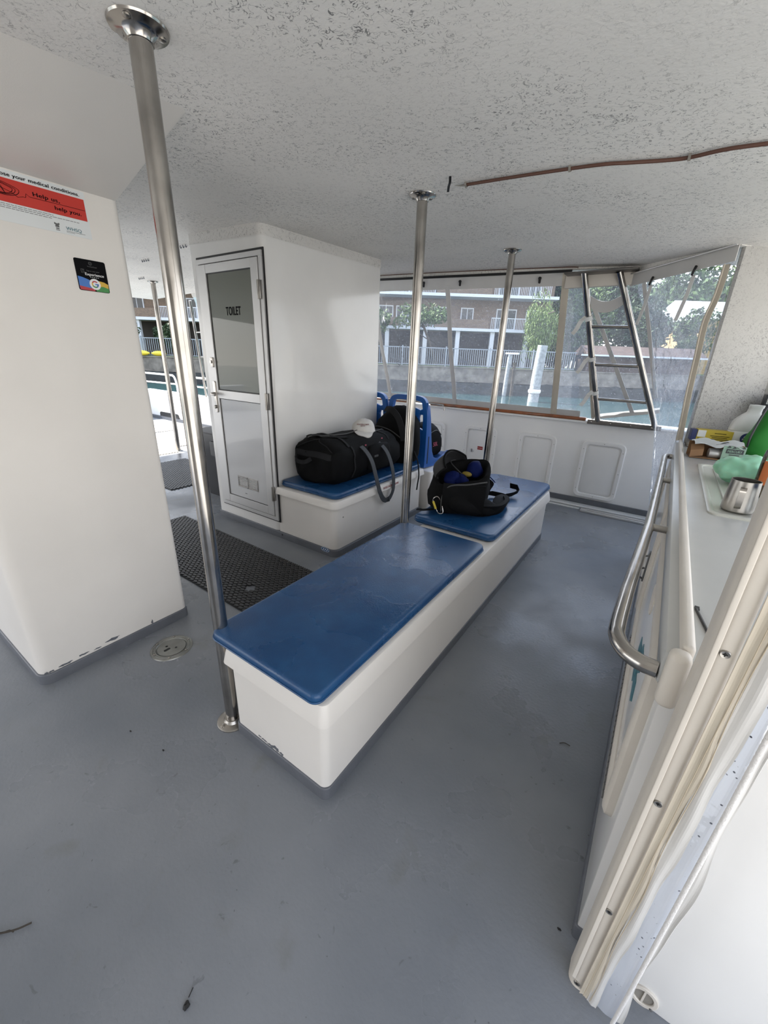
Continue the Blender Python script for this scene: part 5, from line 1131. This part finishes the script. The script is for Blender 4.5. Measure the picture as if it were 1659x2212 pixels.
# ================================================================== FLOOR ITEMS
def oval_mat(x0, x1, y0, y1, label, m='mat', hole=None, rot=0.0, grp='perforated rubber floor mats'):
    """mat woven of flat ovals joined by ribs; oval holes between"""
    c = Vector(((x0+x1)/2, (y0+y1)/2, 0)); mt = thing('rubber_mat', c, label, 'mat', grp)
    b = NB(); dx, dy = .040, .0215; nx = int((x1-x0)/dx); ny = int((y1-y0)/dy)
    R_ = Matrix.Translation(c) @ Matrix.Rotation(rot, 4, 'Z') @ Matrix.Translation(-c)
    for j in range(ny):
        for i in range(nx):
            xx = x0+dx*(i+.5+.5*(j % 2)); yy = y0+dy*(j+.5)
            if xx > x1: continue
            if hole and abs((xx-hole[0])/.048)+abs((yy-hole[1])/.045) < 1: continue
            vs = []
            for h, s in ((.003, 1), (.010, .95), (.012, .80)):
                vs.append([b.verts.new(R_ @ Vector((xx+.0205*s*math.cos(a), yy+.0115*s*math.sin(a), h))) for a in [2*PI*k/8 for k in range(8)]])
            for p, q in zip(vs, vs[1:]):
                for k in range(8): b.faces.new((p[k], p[(k+1) % 8], q[(k+1) % 8], q[k]))
            b.faces.new(vs[-1])
    part('studs', b, m, mt)
    b = NB()
    for j in range(ny+1):
        yy = y0+dy*j
        if yy > y1: continue
        segs = [(x0, x1)]
        if hole and abs(yy-hole[1]) < .036: segs = [(x0, hole[0]-.045), (hole[0]+.045, x1)]
        for s in segs: box(b, s[0], s[1], yy-.0035, yy+.0035, .001, .007, mtx=R_)
    for i in range(nx*2+1):
        xx = x0+dx*.5*i; segs = [(y0, y1)]
        if hole and abs(xx-hole[0]) < .036: segs = [(y0, hole[1]-.04), (hole[1]+.04, y1)]
        for s in segs: box(b, xx-.003, xx+.003, s[0], s[1], .001, .006, mtx=R_)
    part('web', b, m, mt)
    return mt
class KB: pass
oval_mat(-3.42, -1.62, 1.20, 1.79, 'black perforated rubber mat on the floor before the toilet door, with one stud gap', hole=(-1.945, 1.385), rot=math.radians(-1))
oval_mat(-5.42, -4.22, 2.12, 2.98, 'black perforated rubber mat on the shaded floor beyond the first mat')
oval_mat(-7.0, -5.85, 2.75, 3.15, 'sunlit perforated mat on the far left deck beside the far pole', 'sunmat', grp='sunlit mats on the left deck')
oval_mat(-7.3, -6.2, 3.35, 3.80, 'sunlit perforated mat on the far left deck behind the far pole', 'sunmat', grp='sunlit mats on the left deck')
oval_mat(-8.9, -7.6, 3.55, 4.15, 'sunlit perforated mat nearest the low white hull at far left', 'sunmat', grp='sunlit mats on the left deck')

hc = thing('deck_hatch', (-1.80, .775, 0), 'round metal deck hatch with a screwed ring set in the floor by the left column', 'hatch')
H0 = (-1.80, .775, 0)
b = NB(); lathe(b, [(.098, 0), (.096, .004), (.088, .006), (.086, .004), (.082, .007), (.078, .005), (.074, .007), (.070, .004), (.068, 0)], H0, 48, cap=False); rg = part('ring', b, 'hatchgrey', hc)
b = NB(); lathe(b, [(.067, 0), (.066, .0045), (.060, .005), (.001, .005)], H0, 40, cap=False); ld_ = part('cover', b, 'hatchgrey', hc)
for k in range(6): a = k*PI/3+.4; b = NB(); lathe(b, [(.006, .005), (.006, .008), (.003, .009)], (H0[0]+.084*math.cos(a), H0[1]+.084*math.sin(a), 0), 12); part('screw', b, 'steel', rg)
b = NB()
for (dx, dy) in ((-.024, -.012), (.020, .012)): lathe(b, [(.006, .0052), (.006, .0056)], (H0[0]+dx, H0[1]+dy, 0), 12)
prism(b, rr_pts(H0[0]-.006, H0[0]+.008, H0[1]-.040, H0[1]-.008, .006, 4), .0052, .0056); part('key_hole', b, 'black', ld_)
# debris
b = NB(); tube(b, smooth_path([(-1.19, -.155, .004), (-1.15, -.11, .006), (-1.105, -.07, .005), (-1.075, -.04, .008), (-1.062, -.012, .004)], 5), .0022, 6); tube(b, [(-1.075, -.045, .006), (-1.085, -.05, .010), (-1.11, -.085, .008)], .0016, 6)
solo('dry_twig', b, 'bark', 'thin dark dry twig lying on the grey floor at the lower left', 'twig')
b = NB(); bmesh.ops.create_icosphere(b, subdivisions=2, radius=.0075, matrix=Matrix.Translation((-.597, .139, .004)) @ Matrix.Diagonal((1, 1, .5, 1))); wobble(b, .005, 200, 1); tube(b, [(-.605, .15, .004), (-.612, .165, .003)], .0012, 5)
solo('dirt_clump', b, 'black', 'small dark clump of dirt on the floor near the bottom edge', 'dirt')
b = NB(); tube(b, smooth_path([(-.045, 1.385, .003), (-.028, 1.397, .004), (-.008, 1.396, .003)], 4), .0018, 5)
solo('dry_twig', b, 'bark', 'tiny dark curved twig on the floor between the bench and the galley', 'twig')
for (x, y, lb) in ((-1.274, .449, 'tiny dark crumb on the floor in front of the near bench end'), (-1.458, .417, 'tiny dark crumb on the floor between the round hatch and the twig'), (.084, .79, 'tiny dark crumb on the floor beside the galley skirting')):
    b = NB(); bmesh.ops.create_icosphere(b, subdivisions=1, radius=.004, matrix=Matrix.Translation((x, y, .002)) @ Matrix.Diagonal((1.6, .8, .5, 1))); solo('crumb', b, 'black', lb, 'crumb', 'dark crumbs on the deck')
# bin left of the toilet
tb = thing('waste_bin', (-3.72, 2.52, 0), 'dark grey plastic waste bin standing left of the toilet cubicle behind the near pole', 'bin')
b = NB(); loft(b, [[Vector((p[0]*s+(-3.72)*(1-s), p[1]*s+2.52*(1-s), z)) for p in rr_pts(-4.02, -3.42, 2.30, 2.74, .05, 5)] for z, s in ((.0, .84), (.02, .86), (.48, .97), (.50, 1.0), (.60, 1.0))]); part('body', b, 'bin', tb)
b = NB(); prism(b, rr_pts(-4.03, -3.41, 2.29, 2.75, .05, 5), .60, .665, .02); ldd = part('lid', b, 'bin', tb)
b = NB(); tube(b, [(x, y, .668) for x, y in rr_pts(-3.70, -3.47, 2.36, 2.62, .08, 6)], .012, 8, closed=True); part('lid_opening_rim', b, 'black', ldd)
b = NB(); prism(b, rr_pts(-3.66, -3.46, .44, .59, .02), 0, .015, .004, fn=YF(2.30)); part('front_panel', b, 'bin', tb)
b = NB(); box(b, -4.12, -4.02, 2.40, 2.52, .54, .66, .015); tube(b, smooth_path([(-4.09, 2.42, .54), (-4.13, 2.42, .42), (-4.12, 2.42, .30), (-4.03, 2.42, .22)], 6), .014, 10); part('chrome_handle', b, 'steel', tb, label='black clip and curved chrome tube')

# low hull rail and far-left fittings
rl = thing('deck_rail', (-9.0, 4.70, .6), 'white painted double tube rail on the low hull at far left', 'rail')
b = NB(); tube(b, smooth_path([(-9.7, 4.72, .935), (-8.72, 4.72, .935), (-8.56, 4.72, .92), (-8.50, 4.72, .86), (-8.47, 4.72, .76), (-8.46, 4.72, .60)], 8), .020, 12); part('top_tube', b, 'jug', rl)
b = NB(); tube(b, [(-9.7, 4.72, .755), (-8.47, 4.72, .765)], .016, 12); part('mid_tube', b, 'jug', rl)
rl2 = thing('deck_rail', (-7.3, 4.70, .6), 'white painted rail piece just left of the toilet cubicle', 'rail')
b = NB(); tube(b, [(-7.9, 4.72, .60), (-7.88, 4.72, .90), (-7.8, 4.72, .93), (-6.3, 4.72, .93)], .020, 12); part('top_tube', b, 'jug', rl2)
b = NB(); tube(b, [(-7.88, 4.72, .76), (-6.3, 4.72, .76)], .016, 12); part('mid_tube', b, 'jug', rl2)
b = NB(); prism(b, rr_pts(-9.15, -8.42, .02, .16, .05), -.01, .003, fn=YF(4.63)); solo('scupper_opening', b, 'black', 'dark rounded scupper opening at the base of the far left hull', 'opening')
b = NB(); frame(b, rr_pts(-8.85, -8.25, .22, .52, .05), rr_pts(-8.81, -8.29, .26, .48, .03), 0, .01, YF(4.65)); solo('hull_panel', b, 'hull', 'shallow rounded panel moulding on the far left hull', 'panel')
l3 = thing('side_ladder', (-7.1, 4.5, .6), 'narrow crossed steel ladder tubes seen between the near pole and the toilet door', 'ladder')
for a, c in (((-6.93, 4.30, 2.20), (-7.30, 4.62, .61)), ((-6.60, 4.30, 2.20), (-7.02, 4.62, .61))): b = NB(); tube(b, [a, c], .024, 14); part('stile', b, 'steel', l3)
for t0 in (.3, .55, .8): b = NB(); tube(b, [Vector((-6.93, 4.30, 2.20)).lerp(Vector((-7.30, 4.62, .61)), t0), Vector((-6.60, 4.30, 2.20)).lerp(Vector((-7.02, 4.62, .61)), t0)], .012, 10); part('rung', b, 'steel', l3)

# ================================================================== OUTSIDE : canal and far bank
b = NB(); box(b, -90, 70, 4.9, 120, -1.8, -1.6); box(b, -90, -9.8, -60, 4.9, -1.8, -1.6); solo('canal_water', b, 'water', kind='structure', origin=(0, 0, 0), smooth=None)
FH = Vector((-.5577, .8300, 0)).normalized(); RT = Vector((FH.y, -FH.x, 0))
def BK(u, v, z): return RT*u+FH*(41+v)+Vector((0, 0, z))
BM = Matrix(((RT.x, FH.x, 0, FH.x*41), (RT.y, FH.y, 0, FH.y*41), (0, 0, 1, 0), (0, 0, 0, 1)))
def bbox_(bm, u0, u1, v0, v1, z0, z1, bev=0): return box(bm, u0, u1, v0, v1, z0, z1, bev, 1, mtx=BM)
def bthing(name, u, v, z, label, cat, group=None, kind=None):
    return thing(name, BK(u, v, z), label, cat, group, math.atan2(RT.y, RT.x), kind)
b = NB(); bbox_(b, -60, 60, 0, .8, -.55, .80); bbox_(b, -60, 60, -.08, .9, .74, .83)
solo('seawall', b, 'concrete', kind='structure', origin=(0, 0, 0))
b = NB(); bbox_(b, -60, 60, -.12, .8, -2.2, -.55)
bmesh.ops.subdivide_edges(b, edges=[e for e in b.edges if e.calc_length() > 50], cuts=160)
for v in b.verts:
    if v.co.z > -1: v.co.z += .18*mnoise.noise(v.co*.9)
solo('seawall_base', b, 'wetwall', kind='structure', origin=(0, 0, 0))
b = NB(); bbox_(b, -60, 60, .8, 40, -2.0, .84); solo('bank_ground', b, 'lawn', kind='structure', origin=(0, 0, 0))
fc = bthing('fence', -4, .6, .84, 'long grey picket fence along the top of the seawall', 'fence')
def fence_bm(u0, u1):
    b = NB(); u = u0
    while u < u1:
        vs = box(b, u-.022, u+.022, .58, .62, .90, 2.46, mtx=BM); u += .20
    bbox_(b, u0, u1, .57, .63, 2.42, 2.50); bbox_(b, u0, u1, .57, .63, .94, 1.0); return b
for k in range(15):
    u0 = -45+k*4.2; part('fence_panel', fence_bm(u0, u0+4.15), 'fence', fc, None)
    b = NB(); bbox_(b, u0-.06, u0+.06, .54, .66, .83, 2.62); part('fence_post', b, 'fence', fc, None)
# building
bd = bthing('apartment_building', -6, 10, .84, 'brown brick apartment building with white balconies across the canal', 'building')
V0 = 8.0
b = NB(); bbox_(b, -34, 17.5, V0, V0+9, .8, 12.5); part('wall', b, 'brick', bd, None)
for z in (4.36, 7.6, 10.8):
    b = NB(); bbox_(b, -33.5, 17.3, V0-2.2, V0, z, z+.28); part('balcony_slab', b, 'trimwhite', bd, None)
b = NB(); bbox_(b, -33, 16, V0-.1, V0-.02, .85, 4.3); part('ground_floor_shade', b, 'shade', bd, None)  # flat dark sheet on the wall, painted shade below the balcony
for u in (-31, -27.2, -23.4, -19.6, -12, -4.2, -.4, 3.7, 7.2, 10.9, 14.6):
    b = NB(); bbox_(b, u-.22, u+.22, V0-2.0, V0-1.6, .84, 4.36); part('column', b, 'trimwhite', bd, None)
for (z0) in (4.64, 7.88):
    for (ua, ub) in ((-24.6, -20.4), (-18, -12), (-8, -4), (1.0, 4.4), (10.6, 16.4)):
        b = NB(); u = ua
        while u < ub: box(b, u-.02, u+.02, V0-2.12, V0-2.08, z0, z0+1.05, mtx=BM); u += .17
        bbox_(b, ua, ub, V0-2.14, V0-2.06, z0+1.02, z0+1.09); part('balustrade', b, 'trimwhite', bd, None)
for z0 in (4.64, 7.88):
    for (ua, ub) in ((-33, -24.8), (-3.6, .8), (4.6, 10.3)):
        b = NB(); bbox_(b, ua, ub, V0-2.15, V0-2.0, z0, z0+.85); part('brick_parapet', b, 'brick', bd, None)
for z0 in (4.9, 8.1):
    for (u, w_) in ((-28, 1.5), (-22.5, 2.2), (-16.5, 2.0), (-10, 1.8), (-5.9, 2.0), (-.6, 1.6), (1.2, 1.4), (5.5, 1.8), (8.3, 1.4), (12.6, 2.2), (15.4, 1.3)):
        b = NB(); bbox_(b, u-w_/2, u+w_/2, V0-.08, V0+.02, z0-.2, z0+1.9); wf = part('window', b, 'trimwhite', bd, None)
        b = NB()
        bbox_(b, u-w_/2+.12, u-.05, V0-.11, V0-.07, z0-.05, z0+1.78); bbox_(b, u+.05, u+w_/2-.12, V0-.11, V0-.07, z0-.05, z0+1.78); part('pane', b, 'darkglass', wf, None)
# tan brick house far right + brown boathouse
th = bthing('brick_house', 42, 12, .84, 'sunlit tan brick house at the far right beyond the diagonal curtain', 'house')
b = NB(); bbox_(b, 35.0, 52, 9, 18, .8, 6.6); part('wall', b, 'tanbrick', th, None)
b = NB(); loft(b, [[BM @ Vector(p) for p in ((34, 8.2, 6.6), (34, 18.8, 6.6), (34, 13.5, 9.0))], [BM @ Vector(p) for p in ((53, 8.2, 6.6), (53, 18.8, 6.6), (53, 13.5, 9.0))]]); part('roof', b, 'trimwhite', th, None)
b = NB(); bbox_(b, 38, 39.8, 8.9, 9.0, 2.6, 5.0); wf = part('window', b, 'trimwhite', th, None); b = NB(); bbox_(b, 38.15, 39.65, 8.85, 8.92, 2.75, 4.85); part('pane', b, 'darkglass', wf, None)
bh = bthing('boathouse', 24.5, 1.5, .84, 'low brown boarded boathouse with a pale roof edge at the right of the canal bank', 'shed')
b = NB(); bbox_(b, 18.9, 29.5, .2, 2.8, .0, 2.3); part('wall', b, 'shed', bh, None)
b = NB(); loft(b, [[BM @ Vector(p) for p in ((18.6, -.3, 2.3), (18.6, 3.2, 2.3), (18.6, 1.5, 3.2))], [BM @ Vector(p) for p in ((30, -.3, 2.3), (30, 3.2, 2.3), (30, 1.5, 3.2))]]); part('roof', b, 'shed', bh, None)
b = NB(); bbox_(b, 18.0, 30, -.36, -.28, 2.22, 2.36); part('fascia', b, 'trimwhite', bh, None)
# pilings
p1 = thing('mooring_pile', (-9.30, 35.4, -1.6), 'thick pale weathered mooring pile standing in the canal', 'pile', 'mooring piles in the canal')
b = NB(); tube(b, [(-9.32, 35.4, -2.0), (-9.30, 35.4, .6), (-9.22, 35.4, 2.75)], .40, 20, rs=[.44, .40, .38]); part('trunk', b, 'pile', p1)
b = NB(); lathe(b, [(.46, 0), (.50, .12), (.50, .2), (.45, .3)], (-9.31, 35.4, -.9), 20, cap=False); part('collar', b, 'rope', p1)
p2 = thing('mooring_pile', (-13.9, 39.5, -1.6), 'slimmer twin-post mooring pile further back in the canal', 'pile', 'mooring piles in the canal')
b = NB(); tube(b, [(-13.2, 39.5, -2.0), (-13.1, 39.5, 2.1)], .20, 12); part('post', b, 'pile', p2)
b = NB(); tube(b, [(-12.5, 39.5, -2.0), (-12.6, 39.5, 1.4)], .15, 12); part('post', b, 'bark', p2)
b = NB(); box(b, -13.5, -12.3, 39.3, 39.7, 2.1, 2.25); part('cap_board', b, 'trimwhite', p2)
# kayaks
for u, lb in ((-23.9, 'yellow kayak lying left on top of the seawall'), (-22.3, 'yellow kayak lying right, on top of the seawall by the far pole')):
    b = NB(); rings = []
    for k in range(11):
        t = k/10; s = max(.06, math.sin(PI*t))**.6; rings.append([BM @ Vector(p) for p in [(u-.72+1.44*t, .28+.24*s*math.cos(a), 1.08+.24*s*math.sin(a)) for a in [2*PI*i/14 for i in range(14)]]])
    loft(b, rings); ky = solo('kayak', b, 'kayak', lb, 'kayak', 'yellow kayaks on the seawall')

# trees
def leaves(bm, c, r, n, size, droop=0, seed=0, clusters=14):
    rnd = random.Random(seed); c = Vector(c); r = Vector(r); cl = []
    for k in range(clusters):
        while True:
            p = Vector((rnd.uniform(-1, 1), rnd.uniform(-1, 1), rnd.uniform(-1, 1)))
            if .25 < p.length < 1: break
        cl.append((Vector((p.x*r.x*.72, p.y*r.y*.72, p.z*r.z*.72)), rnd.uniform(.25, .48)))
    for k in range(n):
        o, s = cl[rnd.randrange(len(cl))]
        d = Vector((rnd.gauss(0, 1), rnd.gauss(0, 1), rnd.gauss(0, 1))).normalized()*rnd.uniform(.55, 1.0)
        p = c+o+Vector((d.x*r.x*s, d.y*r.y*s, d.z*r.z*s-(droop*rnd.random()**2)))
        a = Vector((rnd.gauss(0, 1), rnd.gauss(0, 1), rnd.gauss(0, 1)-(2.5 if droop else 0))).normalized(); q = a.orthogonal().normalized()
        q.rotate(Matrix.Rotation(rnd.uniform(0, 6.28), 3, a)); L = size*rnd.uniform(.6, 1.3); W = L*(.22 if droop else .42)
        vs = [bm.verts.new(x) for x in (p-a*L/2, p+q*W/2, p+a*L/2, p-q*W/2)]; bm.faces.new(vs)
def tree(u, v, zb, zc, r, n, size, m, label, droop=0, seed=1, clusters=14, name='tree', trunk=.16, lean_=0):
    t = bthing(name, u, v, zb, label, 'tree' if name != 'hedge' else 'hedge', 'trees on the far bank' if name != 'hedge' else None)
    b = NB(); leaves(b, BM @ Vector((u, v, zc)), r, n, size, droop, seed, clusters); part('crown', b, m, t, None)
    if trunk:
        b = NB(); base = BM @ Vector((u+lean_, v, zb-.1)); top = BM @ Vector((u, v, zc+r[2]*.3)); tube(b, smooth_path([base, base.lerp(top, .5)+Vector((.1, 0, 0)), top], 4), trunk, 8)
        rnd = random.Random(seed)
        for k in range(7):
            a = base.lerp(top, rnd.uniform(.5, .95)); e = a+Vector((rnd.uniform(-1, 1)*r[0]*.6, rnd.uniform(-1, 1)*r[1]*.4, rnd.uniform(.1, .8)*r[2]*.6)); tube(b, [a, e], .05, 5)
        part('trunk', b, 'bark', t, None)
    return t
tree(14.6, 2.5, .84, 5.2, (2.7, 2.2, 3.0), 6500, .34, 'leaf_light', 'light green drooping willow-like tree left of the ladder', 1.6, 2, 18)
tree(2.6, 2.6, .84, 5.3, (3.4, 1.5, 1.5), 2000, .34, 'leaf_mid', 'sparse tree with leaning trunk before the balconies, behind the second pole', 0, 5, 16, lean_=2.2, trunk=.12)
tree(-1.4, 2.4, .84, 5.0, (2.4, 1.5, 1.7), 1500, .34, 'leaf_mid', 'sparse tree at the left edge of the far window beside the toilet wall', 0, 9, 12, trunk=.10)
tree(21.0, 8.2, .84, 5.6, (3.3, 2.3, 4.6), 8000, .46, 'leaf_mid', 'dense green tree seen between the ladder stiles', 0, 11, 26)
tree(27.0, 6.4, .84, 5.0, (3.4, 2.1, 3.4), 7000, .46, 'leaf_dark', 'dark green tree right of the ladder, seen through the diagonal curtain', 0, 12, 26)
tree(18.4, 4.4, .84, 3.6, (.9, .7, 2.6), 3500, .38, 'leaf_dark', 'narrow dark bush between the willow-like tree and the ladder', 0, 31, 16)
tree(42, 22.5, .84, 8.0, (9.5, 2.6, 7.0), 12000, .95, 'leaf_mid', 'tall green tree mass far behind the tan brick house', 0, 37, 40)
tree(19.8, 12.2, .84, 2.2, (2.6, .9, 1.7), 3500, .34, 'leaf_dark', 'low dark bush on the bank beside the right end of the apartment building', 0, 41, 16, name='shrub', trunk=0)
tree(32.2, 6.0, .84, 4.4, (2.2, 1.9, 3.2), 4500, .44, 'leaf_mid', 'green tree at the right end of the bank, before the tan brick house', 0, 33, 18)
tree(24.0, 16.5, .84, 7.6, (9.5, 2.6, 6.6), 15000, .85, 'leaf_dark', 'broad dark tree mass rising behind the boathouse and nearer trees', 0, 35, 40)
tree(-22.3, 3.2, .84, 2.6, (3.2, 1.2, 1.5), 5500, .30, 'leaf_dark', 'dark green hedge under the balcony at far left behind the fence', 0, 15, 26, name='hedge', trunk=0)
tree(-26.4, 2.6, .84, 3.4, (1.6, 1.2, 2.0), 2800, .30, 'leaf_mid', 'bushy green tree at the left edge of the open deck view', 0, 16, 14)
